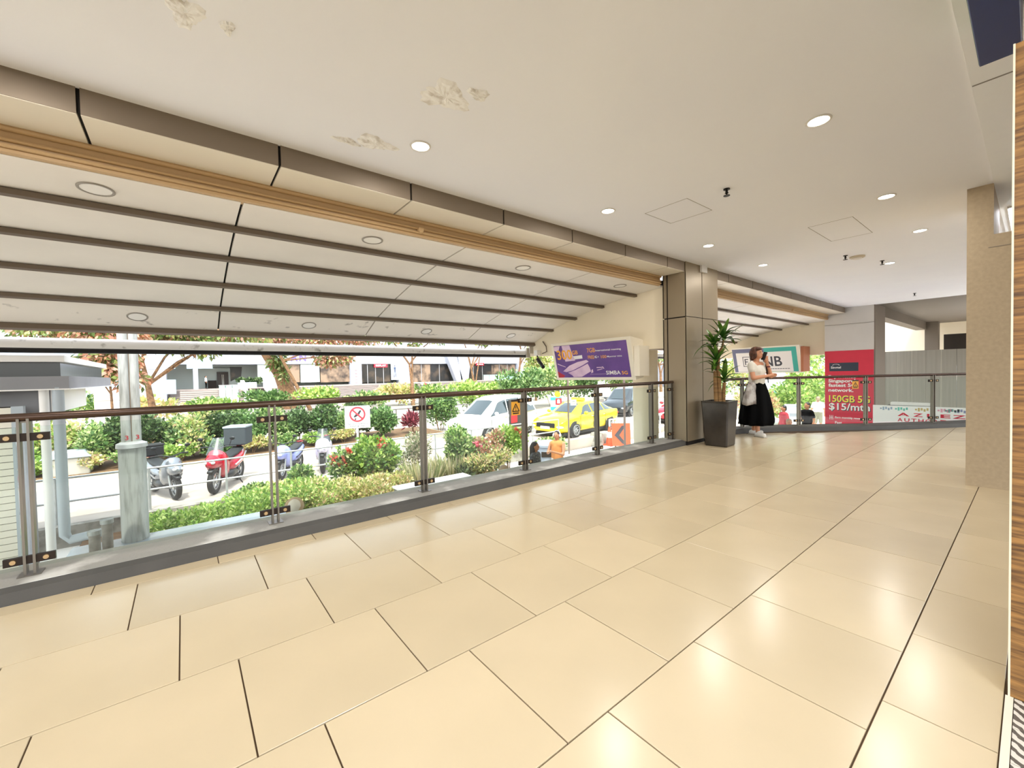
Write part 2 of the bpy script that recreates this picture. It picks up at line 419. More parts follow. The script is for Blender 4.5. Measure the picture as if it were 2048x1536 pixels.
# ---- canopy: curved soffit of panels between brown battens
CV = [(4.04, 2.69), (4.60, 2.655), (5.36, 2.555), (6.09, 2.405), (6.81, 2.222), (7.45, 1.962)]
m_sdirt = M('dirty canopy panel', 'f0e9dd', rough=.65, col2='6e6558', vscale=5, thr=(.64, .76))
def canopy(x0, x1, joints, name, bays=5):
    mb = MB()
    sec = [(y, z+.035) for y, z in CV]; up = [(y, z+.12) for y, z in reversed(CV)]
    mb.prism(sec+up, lambda u, v, d: Vector((d, u, v)), x0, x1); core = struct(mb.obj(name, m_joint))
    js = [x0]+[j for j in joints if x0+.2 < j < x1-.2]+[x1]
    for i in range(5):
        (ya, za), (yb, zb) = CV[i], CV[i+1]
        for a, b in zip(js, js[1:]):
            g = .010; mb = MB(); m = m_sdirt if i == 4 else m_soffit
            q = [(ya+.004, za+.006), (yb-.004, zb+.006), (yb-.004, zb+.04), (ya+.004, za+.04)]
            mb.prism(q, lambda u, v, d: Vector((d, u, v)), a+g, b-g); mb.obj('soffit_panel', m, core)
    for i in range(1, 6):
        y, z = CV[i]; dy, dz = CV[i][0]-CV[i-1][0], CV[i][1]-CV[i-1][1]; L = math.hypot(dy, dz); t = Vector((0, dy/L, dz/L)); n = Vector((0, dz/L, -dy/L))
        mb = MB(); c = Vector((0, y, z)); h = .045 if i < 5 else .07
        q = [c-t*.032, c+t*.032, c+t*.032+n*h, c-t*.032+n*h]
        mb.prism([(p.y, p.z) for p in q], lambda u, v, d: Vector((d, u, v)), x0, x1); mb.obj('batten', m_batten, core, bevel=.003)
    return core
CJ = [.43+2.14*k for k in range(-3, 8)]
canopy(-5.5, 6.60, CJ, 'ceiling_canopy'); canopy(7.5, 15.9, [8.0+2.14*k for k in range(5)], 'ceiling_canopy.001')
# ---- end walls below the canopy (cream, cut to the canopy's curve)
def endwall(x, name, yin):
    mb = MB(); q = [(yin, 1.64)]+[(y, 1.64) for y in (5.2,)]+[(7.0, 1.64), (7.62, 1.66), (7.62, 1.90)]+[(y, z+.03) for y, z in reversed(CV)]+[(yin, 2.74)]
    mb.prism(q, lambda u, v, d: Vector((d, u, v)), x, x+.22); return struct(mb.obj(name, m_cream))
endwall(6.60, 'wall_end', 3.96); endwall(15.9, 'wall_end_far', 3.75)
# ---- clad column
def column_panels(core, faces):
    for nm, lo, hi in faces: mb = MB(); mb.box(lo, hi); mb.obj(nm, m_alu, core)
mb = MB(); mb.box((6.505, 3.575, .0), (7.56, 3.965, cz)); mb.box((6.53, 3.60, 0), (7.54, 3.95, .07)); col1 = struct(mb.obj('wall_column', m_joint))
g = .010
for z0, z1 in ((.068, 2.115), (2.135, 3.01)):
    for y0, y1 in ((3.563, 3.885), (3.91, 3.98)):
        if z0 > 2 and y0 < 3.7: z1b = 2.86
        else: z1b = z1
        mb = MB(); mb.box((6.488, y0, z0), (6.506, y1, z1b)); mb.obj('cladding_panel', m_alu, col1)
    for x0, x1 in ((6.488, 7.005), (7.026, 7.575)):
        mb = MB(); mb.box((x0, 3.560, z0), (x1, 3.577, z1+.01)); mb.obj('cladding_panel', m_alu, col1)
        mb = MB(); mb.box((x0, 3.963, z0), (x1, 3.98, z1)); mb.obj('cladding_panel', m_alu, col1)
    mb = MB(); mb.box((7.558, 3.578, z0), (7.576, 3.98, z1)); mb.obj('cladding_panel', m_alu, col1)
mb = MB(); mb.box((6.95, 3.52, 2.905), (7.13, 3.562, cz)); sb = mb.obj('junction_box', m_white, None, bevel=.006); tag(sb, 'small white junction box at the top of the clad column', 'junction box')
mb = MB(); mb.box((-6, -1.5, -.012), (2.385, .043, -.008)); mb.obj('shop_floor', M('pale shop floor', 'd9d6d0', rough=.4), floor)
# ---- right pillar and shopfront
mb = MB(); mb.box((6.3, .266, -.002), (7.3, .445, cz)); mb.box((6.3, -.6, -.002), (7.3, .266, 2.52)); struct(mb.obj('wall_pillar', m_pillar))
mb = MB(); mb.box((6.296, -.6, 2.395), (6.3, .30, 2.40)); mb.obj('joint', m_line, bpy.data.objects['wall_pillar'])
mb = MB(); mb.box((9.5, -2.0, 2.5), (9.7, .3, cz)); struct(mb.obj('wall_right', m_white))
m_wood = M('grained timber', 'a87a42', rough=.45, col2='55391e', vscale=3, thr=(.35, .68), stretch=(1, 2.0, 26), bump=.15, bscale=20)
mb = MB(); mb.box((2.392, -.55, .0), (2.52, .055, 2.40)); wd = mb.obj('timber_post', m_wood); tag(wd, 'tall grained timber post of the shopfront at the right edge of the photo', 'post')
mb = MB(); mb.box((2.388, .0525, 0), (2.525, .058, 2.40)); mb.obj('edge_strip', M('cream edge', 'efe3c8', rough=.5), wd)
# shop threshold with patterned tiles
m_pat = bpy.data.materials.new('patterned tile'); m_pat.use_nodes = True
_n = m_pat.node_tree.nodes; _l = m_pat.node_tree.links
tc = _n.new('ShaderNodeTexCoord'); mp = _n.new('ShaderNodeMapping'); mp.inputs['Rotation'].default_value = (0, 0, PI/4)
wv = _n.new('ShaderNodeTexWave'); wv.wave_type = 'BANDS'; wv.inputs['Scale'].default_value = 9; wv.inputs['Distortion'].default_value = 2.5; wv.inputs['Detail'].default_value = 3; wv.inputs['Detail Scale'].default_value = 3
cr = _n.new('ShaderNodeValToRGB'); cr.color_ramp.elements[0].position = .42; cr.color_ramp.elements[1].position = .5
cr.color_ramp.elements[0].color = (*lin('5b544d'), 1); cr.color_ramp.elements[1].color = (*lin('d8d2c6'), 1)
_l.new(tc.outputs['Object'], mp.inputs[0]); _l.new(mp.outputs[0], wv.inputs[0]); _l.new(wv.outputs['Fac'], cr.inputs[0]); _l.new(cr.outputs[0], _n['Principled BSDF'].inputs['Base Color'])
_n['Principled BSDF'].inputs['Roughness'].default_value = .4
for i in range(4):
    for j in range(3):
        x1 = 2.385-.2*i; y1 = .042-.2*j; mb = MB(); mb.box((x1-.197, y1-.197, -.01), (x1, y1, .002)); mb.obj('patterned_tile', m_pat, floor)
mb = MB(); mb.box((-6, .044, -.01), (2.388, .064, .003)); mb.obj('threshold_strip', M('pale threshold', 'e6dcc8', rough=.4), floor)
# blue light-box sign slung under the white soffit
bs = thing('shop_sign', 'dark blue lightbox sign hanging under the white soffit, top right', 'sign', (2.6, .1, 2.85))
mb = MB(); mb.box((1.6, .050, 2.79), (3.30, .192, 2.99)); mb.obj('sign_case', M('sign blue', '12306e', rough=.35), bs, bevel=.004)
mb = MB(); mb.box((1.6, .188, 2.80), (3.30, .194, 2.985)); mb.obj('trim_edge', M('green edge', '3d6b58', rough=.4), bs)
mb = MB(); mb.box((2.395, -.40, 2.43), (2.60, .030, 2.98)); bk = mb.obj('awning_cassette', M('cream metal', 'd9b98a', rough=.4), None, bevel=.012); tag(bk, 'cream metal cassette beside the blue sign at the top right corner', 'cassette')
# ---- kerb under the first railing and the ledge outside
mb = MB(); mb.prism([(3.60, 0), (3.60, .07), (3.66, .085), (4.02, .085), (4.02, -.35), (3.60, -.35)], lambda u, v, d: Vector((d, u, v)), -6, 6.52)
kerb = struct(mb.obj('trim_kerb', m_curb))
mb = MB(); mb.box((-6, 3.665, .083), (6.50, 4.02, .088)); mb.obj('kerb_top', m_kerbtop, kerb)
mb = MB(); mb.box((-6, 4.02, .05), (6.5, 4.06, .075)); mb.obj('edge_lip', m_conc, kerb)
inn, outr = offs(C2, .20), offs(C2, -.14)
mb = MB(); rings = []
for a, b in zip(inn, outr):
    d = (b-a)
    rings.append([a+Vector((0, 0, -.35)), a+Vector((0, 0, .07)), a+d*.15+Vector((0, 0, .085)), b+Vector((0, 0, .085)), b+Vector((0, 0, -.35))])
mb.loft(rings); struct(mb.obj('trim_kerb_curved', m_curb))
# ---- ground levels outside
m_low = M('lower paving', 'e4dfd6', rough=.85, var=.12, vscale=1.2)
mb = MB(); mb.box((-14, 3.95, -2.1), (40, 11.6, -1.9)); mb.box((7.4, -6, -2.1), (40, 3.95, -1.9)); struct(mb.obj('floor_lower', m_low))
mb = MB(); mb.box((-60, 11.7, -2.6), (150, 67, -1.5)); street = struct(mb.obj('floor_street', m_pave))
q = [gp(*a, -1.5) for a in ((174, 973), (201, 968), (153, 1022), (130, 1028))]; mb = MB(); mb.prism([(v.x, v.y) for v in q], lambda u, v, d: Vector((u, v, d)), -1.51, -1.494); mb.obj('pale_paving_strip', M('pale strip', 'd6cfc6', rough=.85), street)
mb = MB(); mb.box((-14, 11.52, -2.0), (9.8, 11.72, -1.49)); struct(mb.obj('wall_retaining', m_conc))
mb = MB(); mb.box((-6, 3.62, -2.0), (7.6, 3.98, -.34)); struct(mb.obj('wall_under_floor', m_conc))
m_soil = M('soil', '6b5138', rough=.95, var=.3, vscale=8)
mb = MB(); mb.box((-1.6, 8.95, -1.92), (7.6, 11.52, -1.78)); struct(mb.obj('floor_planting_bed', m_soil))
# pale capping strips of the lower parapet
m_cap = M('grey metal flashing', 'b9c2c8', rough=.25, metal=.6)
for x0, x1, m, lb in ((-1.35, 1.6, m_cap, 'long grey metal flashing strip on the low parapet at the foot of the lamp post'), (3.6, 5.4, m_white, 'white capped parapet block behind the middle of the glass railing')):
    t = thing('parapet', lb, 'parapet', (x0, 8.5, -1.9))
    mb = MB(); mb.box((x0, 8.2, -1.9), (x1, 8.84, -1.24)); mb.obj('parapet_wall', m_conc, t)
    mb = MB(); mb.box((x0-.02, 8.12, -1.24), (x1+.02, 8.9, -1.2)); mb.obj('capping', m, t, bevel=.006)
# ================================================================== interior things
m_lamp = M('lamp glow', 'fffaf0', rough=.4, emit=6.0)
m_trim = M('white lamp trim', 'e8e4dc', rough=.35)
def dl_label(i):
    return ['lit downlight above the near railing, beside the peeling patches', 'lit downlight second along the railing-side row', 'lit downlight just before the clad column', 'lit downlight beyond the clad column, farthest of the railing-side row',
            'largest lit downlight at the upper right of the ceiling', 'lit downlight second along the shop-side row', 'lit downlight third along the shop-side row, above the beige pillar', 'small lit downlight beside the far smoke detector',
            'lit downlight overhead, out of the frame', 'lit downlight behind the viewer near the railing', 'lit downlight behind the viewer near the shop', 'lit downlight overhead on the shop side'][i]
DL = [(1.495, 2.96), (3.73, 2.94), (5.95, 2.92), (7.86, 2.92), (3.637, .981), (5.83, .983), (7.674, .96), (9.63, 1.58), (-.72, 2.95), (-2.9, 2.95), (-2.9, .98), (1.45, .98)]
_me = {}
mb = MB(); mb.lathe([(.062, .004), (.064, -.006), (.078, -.006), (.08, .0)], (0, 0, 0), 28, cap=False); _me['trim'] = mb.mesh('trim_ring', m_trim, True)
mb = MB(); mb.lathe([(0, .002), (.062, .002)], (0, 0, 0), 28, cap=False); _me['lens'] = mb.mesh('lens', m_lamp)
for i, (x, y) in enumerate(DL):
    t = thing('downlight', dl_label(i), 'downlight', (x, y, cz-.001), group='recessed corridor downlights')
    inst(_me['trim'], 'trim_ring', t, T(0, 0, 0), True); inst(_me['lens'], 'lens', t, T(0, 0, -.004), True)
    ld = bpy.data.lights.new('downlight_lamp', 'AREA'); ld.shape = 'DISK'; ld.size = .12; ld.energy = DOWNLIGHT_POWER; ld.color = (1, .96, .91)
    lo = bpy.data.objects.new('downlight_lamp', ld); _link(lo, t, T(0, 0, -.012), True)
# cool strip lamp on the white soffit past the pillar, and the LED panels of the shop beside the viewer
m_cool = M('cool lamp glow', 'f2f7ff', rough=.4, emit=5.0)
t = thing('strip_lamp', 'slim lit strip lamp on the white soffit behind the beige pillar', 'lamp', (7.9, .17, 2.99))
mb = MB(); mb.box((7.35, .12, 2.975), (9.3, .20, 2.99)); mb.obj('diffuser', m_cool, t)
mb = MB(); mb.box((7.33, .11, 2.985), (9.32, .21, 3.006)); mb.obj('housing', m_trim, t)
for i, x in enumerate((-2.4, -.6, 1.2)):
    t = thing('panel_lamp', ['cool shop panel lamp behind the viewer', 'cool shop panel lamp beside the viewer', 'cool shop panel lamp over the patterned tiles'][i], 'lamp', (x, -.95, 3.0), group='shop panel lamps')
    mb = MB(); mb.box((-.3, -.3, -.012), (.3, .3, -.004)); mb.obj('diffuser', m_cool, t, local=True)
    mb = MB(); mb.box((-.32, -.32, -.008), (.32, .32, .006)); mb.obj('housing', m_trim, t, local=True)
    ld = bpy.data.lights.new('panel_light', 'AREA'); ld.shape = 'SQUARE'; ld.size = .58; ld.energy = 5; ld.color = (.88, .94, 1)
    _link(bpy.data.objects.new('panel_light', ld), t, T(0, 0, -.02), True)
# round flush lamps in the canopy, unlit
m_lampoff = M('opal disc', 'f4f1ea', rough=.35)
mb = MB(); mb.lathe([(.088, 0), (.09, -.006), (.105, -.006), (.107, .004)], (0, 0, 0), 28, cap=False); rim_me = mb.mesh('trim_ring', M('grey lamp rim', '9c958a', rough=.4), True)
mb = MB(); mb.lathe([(0, -.003), (.088, -.003)], (0, 0, 0), 28, cap=False); opal_me = mb.mesh('lens', m_lampoff)
def canopy_lamp(px, py, seg, f, label):
    (ya, za), (yb, zb) = CV[seg], CV[seg+1]; y = ya+(yb-ya)*f; z = za+(zb-za)*f
    p = wp(px, py, y); tilt = math.atan2(zb-za, yb-ya)
    t = thing('canopy_lamp', label, 'lamp', (p.x, y, z+.004), group='round unlit lamps in the canopy'); t.rotation_euler = (tilt, 0, 0); WM[t.name] = T(p.x, y, z+.004) @ Matrix.Rotation(tilt, 4, 'X')
    inst(rim_me, 'trim_ring', t, T(0, 0, 0), True); inst(opal_me, 'lens', t, T(0, 0, 0), True)
for px, py, lb in ((192, 380, 'large round unlit lamp in the canopy, leftmost of the inner row'), (745, 482, 'round unlit lamp in the canopy, second of the inner row'), (1046, 539, 'round unlit lamp in the canopy, third of the inner row'), (1240, 571, 'round unlit lamp in the canopy nearest the cream end wall')):
    canopy_lamp(px, py, 0, .5, lb)
for px, py, lb in ((275, 636, 'round unlit lamp in the stained outer canopy row, leftmost'), (618, 653, 'round unlit lamp in the stained outer canopy row, second from the left'), (853, 665, 'round unlit lamp in the outer canopy row above the shop with the red sign'), (1022, 673, 'round unlit lamp in the outer canopy row, rightmost')):
    canopy_lamp(px, py, 4, .55, lb)
# sprinklers, smoke detector
m_blk = M('black metal', '1d1a18', rough=.4, metal=.5)
mb = MB(); mb.lathe([(.0, 0), (.03, 0), (.03, -.008), (.012, -.01), (.012, -.035), (.018, -.04), (.006, -.05), (.006, -.062), (.03, -.064), (.03, -.068), (0, -.068)], (0, 0, 0), 14)
spr = mb.mesh('sprinkler_head', m_blk, 'auto')
for x, y, lb in ((4.25, 1.90, 'black ceiling sprinkler in the open middle of the ceiling'), (8.35, 1.90, 'black ceiling sprinkler beside the round detector'), (14.2, 1.87, 'tiny black sprinkler far down the ceiling'), (9.3, 1.62, 'small sprinkler by the far small downlight')):
    o = inst(spr, 'sprinkler', None, T(x, y, cz)); tag(o, lb, 'sprinkler', 'ceiling sprinklers')
t = thing('smoke_detector', 'round beige smoke detector disc on the ceiling', 'detector', (8.58, 1.80, cz))
mb = MB(); mb.lathe([(.10, 0), (.10, -.02), (.085, -.028), (0, -.028)], (0, 0, 0), 24); mb.obj('base', M('beige plastic', 'cfc3ab', rough=.5), t, smooth='auto', local=True)
mb = MB(); mb.lathe([(.06, -.028), (.055, -.045), (0, -.045)], (0, 0, 0), 20); mb.obj('sensor_cap', m_trim, t, smooth='auto', local=True)
# ---- railings
m_hand = M('worn bronze tube', '54433a', rough=.25, metal=.8)
m_post = M('steel bar', '79736a', rough=.35, metal=.8)
m_clamp = M('dark clamp', '2b211a', rough=.45, metal=.6)
m_bolt = M('bolt', 'b59a74', rough=.3, metal=.9)
mb = MB(); mb.cbox((0, 0, 0), (.215, .022, .048)); CL = mb.mesh('clamp', m_clamp)
mb = MB(); mb.lathe([(.0, -.018), (.013, -.018), (.016, -.011)], (0, 0, 0), 12, 'Y'); BO = mb.mesh('bolt', m_bolt)
mb = MB(); mb.box((-.006, -.028, .006), (.006, .028, .955)); BAR = mb.mesh('upright', m_post)
mb = MB(); mb.box((-.05, -.05, 0), (.05, .05, .008)); PLT = mb.mesh('base_plate', m_post)
mb = MB(); mb.box((-.026, -.012, .93), (.026, .012, .965)); SAD = mb.mesh('saddle', m_post)
def post(par, x, y, rz, half=0):
    M0 = T(x, y, .086) @ Matrix.Rotation(rz, 4, 'Z')
    for s in (-1, 1): inst(BAR, 'upright', par, M0 @ T(s*.020, 0, 0))
    inst(PLT, 'base_plate', par, M0); inst(SAD, 'saddle', par, M0)
    for z in (.095, .842):
        c = inst(CL, 'clamp', par, M0 @ T(0, -.008, z))
        for s in (-1, 1): inst(BO, 'bolt', c, T(s*.068, 0, 0), True)
def pane(par, a, b, rz, gap=.034):
    a, b = Vector(a), Vector(b); d = (b-a).normalized(); a = a+d*gap; b = b-d*gap; n = Vector((-d.y, d.x, 0))*.006
    mb = MB(); q = [a-n, b-n, b+n, a+n]
    mb.loft([[Vector((p.x, p.y, .125)) for p in q], [Vector((p.x, p.y, .99)) for p in q]]); mb.obj('glass_pane', m_glass, par)
RX = [-2.09, -.765, .553, 1.875, 3.205, 4.53, 5.855, 6.43]; RY = 3.82
r1 = thing('glass_railing', 'long straight glass railing with bronze handrail, from left edge to the clad column', 'railing', (-.765, RY, .086))
mb = MB(); mb.tube([(-3.5, RY, 1.048), (6.49, RY, 1.048)], .026, 16); mb.obj('handrail', m_hand, r1, smooth='auto')
for x in RX: post(r1, x, RY, 0)
for a, b in zip([-3.4]+RX, RX): pane(r1, (a, RY, 0), (b, RY, 0), 0)
r2 = thing('glass_railing', 'curved glass railing behind the woman, sweeping from the column to the beige pillar', 'railing', (10.72, 2.12, .086))
mb = MB(); mb.tube([(p.x, p.y, 1.048) for p in C2], .026, 14); mb.obj('handrail', m_hand, r2, smooth='auto')
P2 = [Vector((7.72, 3.81, 0)), Vector((8.70, 3.625, 0)), Vector((9.72, 2.97, 0)), Vector((10.72, 2.12, 0)), Vector((11.87, 1.29, 0)), Vector((13.1, .51, 0))]
for i, p in enumerate(P2):
    d = P2[min(i+1, len(P2)-1)]-P2[max(i-1, 0)]; post(r2, p.x, p.y, math.atan2(d.y, d.x))
for a, b in zip(P2, P2[1:]): pane(r2, a, b, 0)
# yellow warning tags stuck on the panes
m_yel = M('tag yellow', 'd89a2a', rough=.5); m_tagdk = M('tag dark', '2a1c12', rough=.5)
def warn_tag(O, Rv, label, s=1.0):
    N = Vector((Rv[1], -Rv[0], 0)).normalized()
    fn = face_fn(O, Rv, (0, 0, 1), N); t = thing('warning_tag', label, 'tag', O)
    mb = MB(); mb.prism(rect(0, 0, .13*s, .16*s), fn, -.002, .002); mb.obj('plate', m_yel, t)
    mb = MB(); mb.prism(rect(0, .16*s, .13*s, .185*s), fn, -.002, .004); mb.obj('header', m_tagdk, t)
    c = .065*s; mb = MB()
    for a, b in (((-.05, .045), (.05, .045)), ((.05, .045), (0, .135)), ((0, .135), (-.05, .045))):
        p, q = Vector((c+a[0]*s, a[1]*s)), Vector((c+b[0]*s, b[1]*s)); e = (q-p).normalized(); w = Vector((-e.y, e.x))*.006*s
        mb.prism([tuple(p-w), tuple(q-w), tuple(q+w), tuple(p+w)], fn, .002, .0035)
    mb.prism(rect(c-.006*s, .075*s, c+.006*s, .105*s), fn, .002, .0035); mb.prism(rect(c-.006*s, .055*s, c+.006*s, .067*s), fn, .002, .0035)
    mb.prism(rect(.02*s, .015*s, .11*s, .03*s), fn, .002, .0035)
    mb.obj('warning_symbol', m_tagdk, t)
warn_tag((3.0, RY-.012, .76), (1, 0, 0), 'yellow warning tag on the glass in front of the white van')
_d = (P2[3]-P2[2]).normalized(); _o = P2[3]-_d*.27; warn_tag((_o.x+_d.y*.012, _o.y-_d.x*.012, .80), (_d.x, _d.y, 0), 'yellow warning tag on the curved railing in front of the red poster', .95)
# ---- potted dracaena
m_pot = M('glazed pot', '342d26', rough=.22, col2='272119', vscale=4, thr=(.4, .7), bump=.05, bscale=20)
m_leafd = M('dracaena leaf', '2f5a1c', rough=.35, col2='6f8f34', vscale=5, thr=(.45, .75), spec=.5)
m_cane = M('cane bark', '9a7647', rough=.8, col2='6f5230', vscale=6, stretch=(1, 1, 7), bump=.5, bscale=14)
pl = thing('potted_dracaena', 'potted dracaena with tall canes in a square dark pot beside the clad column', 'plant', (6.90, 3.23, 0), math.radians(4))
mb = MB(); rings = []
for z, w in ((0, .17), (.02, .178), (.70, .212), (.735, .216), (.735, .19), (.66, .185)):
    c = .02
    rings.append([Vector((x, y, z)) for x, y in ((-w+c, -w), (w-c, -w), (w, -w+c), (w, w-c), (w-c, w), (-w+c, w), (-w, w-c), (-w, -w+c))])
mb.loft(rings); mb.obj('pot', m_pot, pl, local=True)
mb = MB(); mb.lathe([(.0, .69), (.10, .685), (.19, .67)], (0, 0, 0), 10, cap=False); mb.obj('soil', m_soil, pl, local=True)
canes = [[(0.0, .0, .62), (.012, .01, 1.05), (.0, .02, 1.30), (.02, .02, 1.56)], [(.06, -.04, .62), (.075, -.04, .9), (.08, -.05, 1.03)], [(-.05, .03, .62), (-.055, .04, 1.0), (-.06, .04, 1.22)]]
for c, r in zip(canes, (.040, .032, .030)):
    mb = MB(); mb.tube(c, [r, r*.95]+[r*.85]*(len(c)-2), 10); mb.obj('cane', m_cane, pl, smooth='auto', local=True)
mb = MB(); mb.tube([(.02, .02, 1.5), (.09, -.02, 1.62), (.12, -.03, 1.74)], [.02, .017, .014], 8); mb.obj('shoot', m_cane, pl, smooth='auto', local=True)
mb = MB(); mb.tube([(.01, .02, 1.5), (-.04, .04, 1.60), (-.06, .05, 1.68)], [.02, .017, .014], 8); mb.obj('shoot', m_cane, pl, smooth='auto', local=True)
def dleaf(L, w, droop):
    mb = MB(); vs = []; fs = []; n = 7
    for i in range(n+1):
        t = i/n; x = L*math.sin(min(1, t)*1.15*droop)/(1.15*droop) if droop > .05 else L*t
        x = L*t*(1-.22*droop*t); z = L*(.38*t-droop*.75*t*t)
        ww = w*(math.sin(PI*min(1, .1+.9*t))**.7)*(1 if t < .97 else .15)+.003
        vs += [Vector((x, -ww, z+.35*ww)), Vector((x, 0, z)), Vector((x, ww, z+.35*ww))]
    for i in range(n):
        a = 3*i; fs += [(a, a+3, a+4, a+1), (a+1, a+4, a+5, a+2)]
    mb.add(vs, fs); return mb.mesh('leaf', m_leafd, True, fix=False)
LV = [dleaf(.38, .036, d) for d in (.15, .45, .8)]+[dleaf(.33, .034, .6), dleaf(.42, .038, 1.0)]
rr = random.Random(4)
def rosette(c, n, up=0., sc=1.0):
    for i in range(n):
        a = 2*PI*i*.382+rr.uniform(-.3, .3); f = i/n
        me = LV[int(rr.random()*3) if f < .6 else rr.choice([1, 2, 3, 4])]
        pitch = -(.92*(1-f)-.12)
        B = T(*c) @ T(0, 0, .10*(1-f)*sc) @ Matrix.Rotation(a, 4, 'Z') @ Matrix.Rotation(pitch, 4, 'Y') @ Matrix.Scale(sc*rr.uniform(.8, 1.05), 4)
        inst(me, 'leaf', pl, B, True)
rosette((.12, -.03, 1.70), 20, sc=1.0); rosette((-.06, .05, 1.60), 16, sc=.95); rosette((-.02, .03, 1.32), 18, sc=1.0); rosette((.085, -.05, 1.01), 15, sc=.95); rosette((-.06, .04, 1.22), 8, sc=.7)
# ================================================================== signs
m_frame = M('cream sign frame', 'efe6d2', rough=.45)
def lightbox(name, label, xt, xb, xw, y0, y1, z0, z1):
    """wedge-shaped box on the end wall, face leaning forward at the top; returns the thing and its face map (u right, v up)"""
    t = thing(name, label, 'sign', (xw-.1, (y0+y1)/2, z0))
    mb = MB(); mb.prism([(xt, z1), (xb, z0), (xw, z0+.05), (xw, z1-.05)], lambda u, v, d: Vector((u, d, v)), y0, y1); mb.obj('case', m_frame, t, bevel=.006)
    O = Vector((xb, y1, z0)); U = Vector((xt-xb, 0, z1-z0)); Rv = Vector((0, -1, 0)); N = Rv.cross(U).normalized()
    if N.x > 0: N = -N
    return t, face_fn(O, Rv, U, N), (y1-y0), U.length
m_pur = M('sign purple', '5b3a86', rough=.3, col2='7a4fa0', vscale=1.6, thr=(.4, .75)); m_purd = M('sign deep purple', '3d2560', rough=.3)
m_pink = M('sign pale pink', 'e3c6dc', rough=.3, col2='c7a3c6', vscale=3, thr=(.45, .7)); m_or = M('sign orange', 'f6ab2c', rough=.3); m_signw = M('sign white', 'f4f0ee', rough=.3); m_signr = M('sign red', 'b01f3a', rough=.3)
s1, f1, w1, h1 = lightbox('advert_sign', 'purple lightbox advert leaning out from the cream end wall above the railing', 6.20, 6.37, 6.60, 4.45, 6.46, 1.09, 1.87)
def flat(name, poly, mat, t, fn, d0=.001, d1=.003): mb = MB(); mb.prism(poly, fn, d0, d1); return mb.obj(name, mat, t)
u0, v0, u1, v1 = .07, .055, w1-.09, h1-.06
flat('face_panel', rect(u0, v0, u1, v1), m_pur, s1, f1)
sx = lambda a: u0+(u1-u0)*a; sy = lambda a: v0+(v1-v0)*a
def sp(pts): return [(sx(a), sy(b)) for a, b in pts]
flat('print_shape', sp([(.0, .98), (.0, .86), (.06, .80), (.10, .99)]), m_pink, s1, f1, .003, .004)
flat('print_shape', sp([(.15, .50), (.13, .99), (.25, .99), (.27, .74), (.30, .52)]), m_pink, s1, f1, .003, .004)
flat('print_shape', sp([(.09, .20), (.20, .37), (.33, .47), (.46, .52), (.49, .47), (.40, .37), (.24, .22), (.14, .17)]), m_pink, s1, f1, .003, .004)
flat('print_shape', sp([(.16, .15), (.28, .23), (.40, .34), (.47, .41), (.49, .30), (.50, .18), (.36, .02), (.24, .01), (.22, .07)]), m_pink, s1, f1, .003, .004)
flat('print_shape', sp([(.02, .18), (.0, .20), (.0, .0), (.08, .0), (.11, .06), (.06, .12)]), m_signr, s1, f1, .003, .004)
flat('print_shape', sp([(.02, .45), (.14, .34), (.14, .32), (.02, .42)]), m_pink, s1, f1, .003, .004)
flat('print_shape', sp([(.51, .22), (.53, .24), (.53, .15), (.50, .12)]), m_pink, s1, f1, .003, .004)
for a in ([(.585, .30), (.66, .30), (.66, .275), (.585, .275)], [(.585, .22), (.66, .255), (.66, .235), (.59, .20)], [(.655, .31), (.67, .31), (.685, .25), (.675, .24)]): flat('print_shape', sp(a), m_pink, s1, f1, .003, .004)
flat('print_line', sp([(.485, .095), (.70, .10), (.70, .094), (.485, .088)]), m_pink, s1, f1, .003, .004)
for nm, tx, mt, bx, wt in (('lettering', '300', m_or, (.035, .56, .265, .86), .02), ('lettering', 'GB', m_or, (.275, .70, .355, .82), .015), ('lettering', '7GB', m_or, (.49, .73, .60, .86), .01), ('lettering', 'International roaming', m_signw, (.605, .735, .925, .80), .012),
                   ('lettering', 'FREE', m_or, (.49, .545, .575, .64), .01), ('lettering', '4G +', m_signw, (.58, .555, .635, .63), .012), ('lettering', '100', m_or, (.665, .545, .735, .63), .01), ('lettering', 'Myanmar mins', m_signw, (.745, .55, .925, .61), .004),
                   ('lettering', 'SIMBA', m_signw, (.70, .075, .88, .185), .012), ('lettering', '5G', m_or, (.895, .075, .965, .17), .02)):
    text(nm, tx, mt, s1, f1, (sx(bx[0]), sy(bx[1]), sx(bx[2]), sy(bx[3])), wt, .0045)
flat('print_label', sp([(.275, .55), (.41, .57), (.41, .67), (.275, .65)]), m_signw, s1, f1, .003, .004)
mb = MB(); mb.box((6.30, 4.33, 1.16), (6.60, 4.445, 1.70)); mb.obj('side_box', m_frame, s1, bevel=.005)
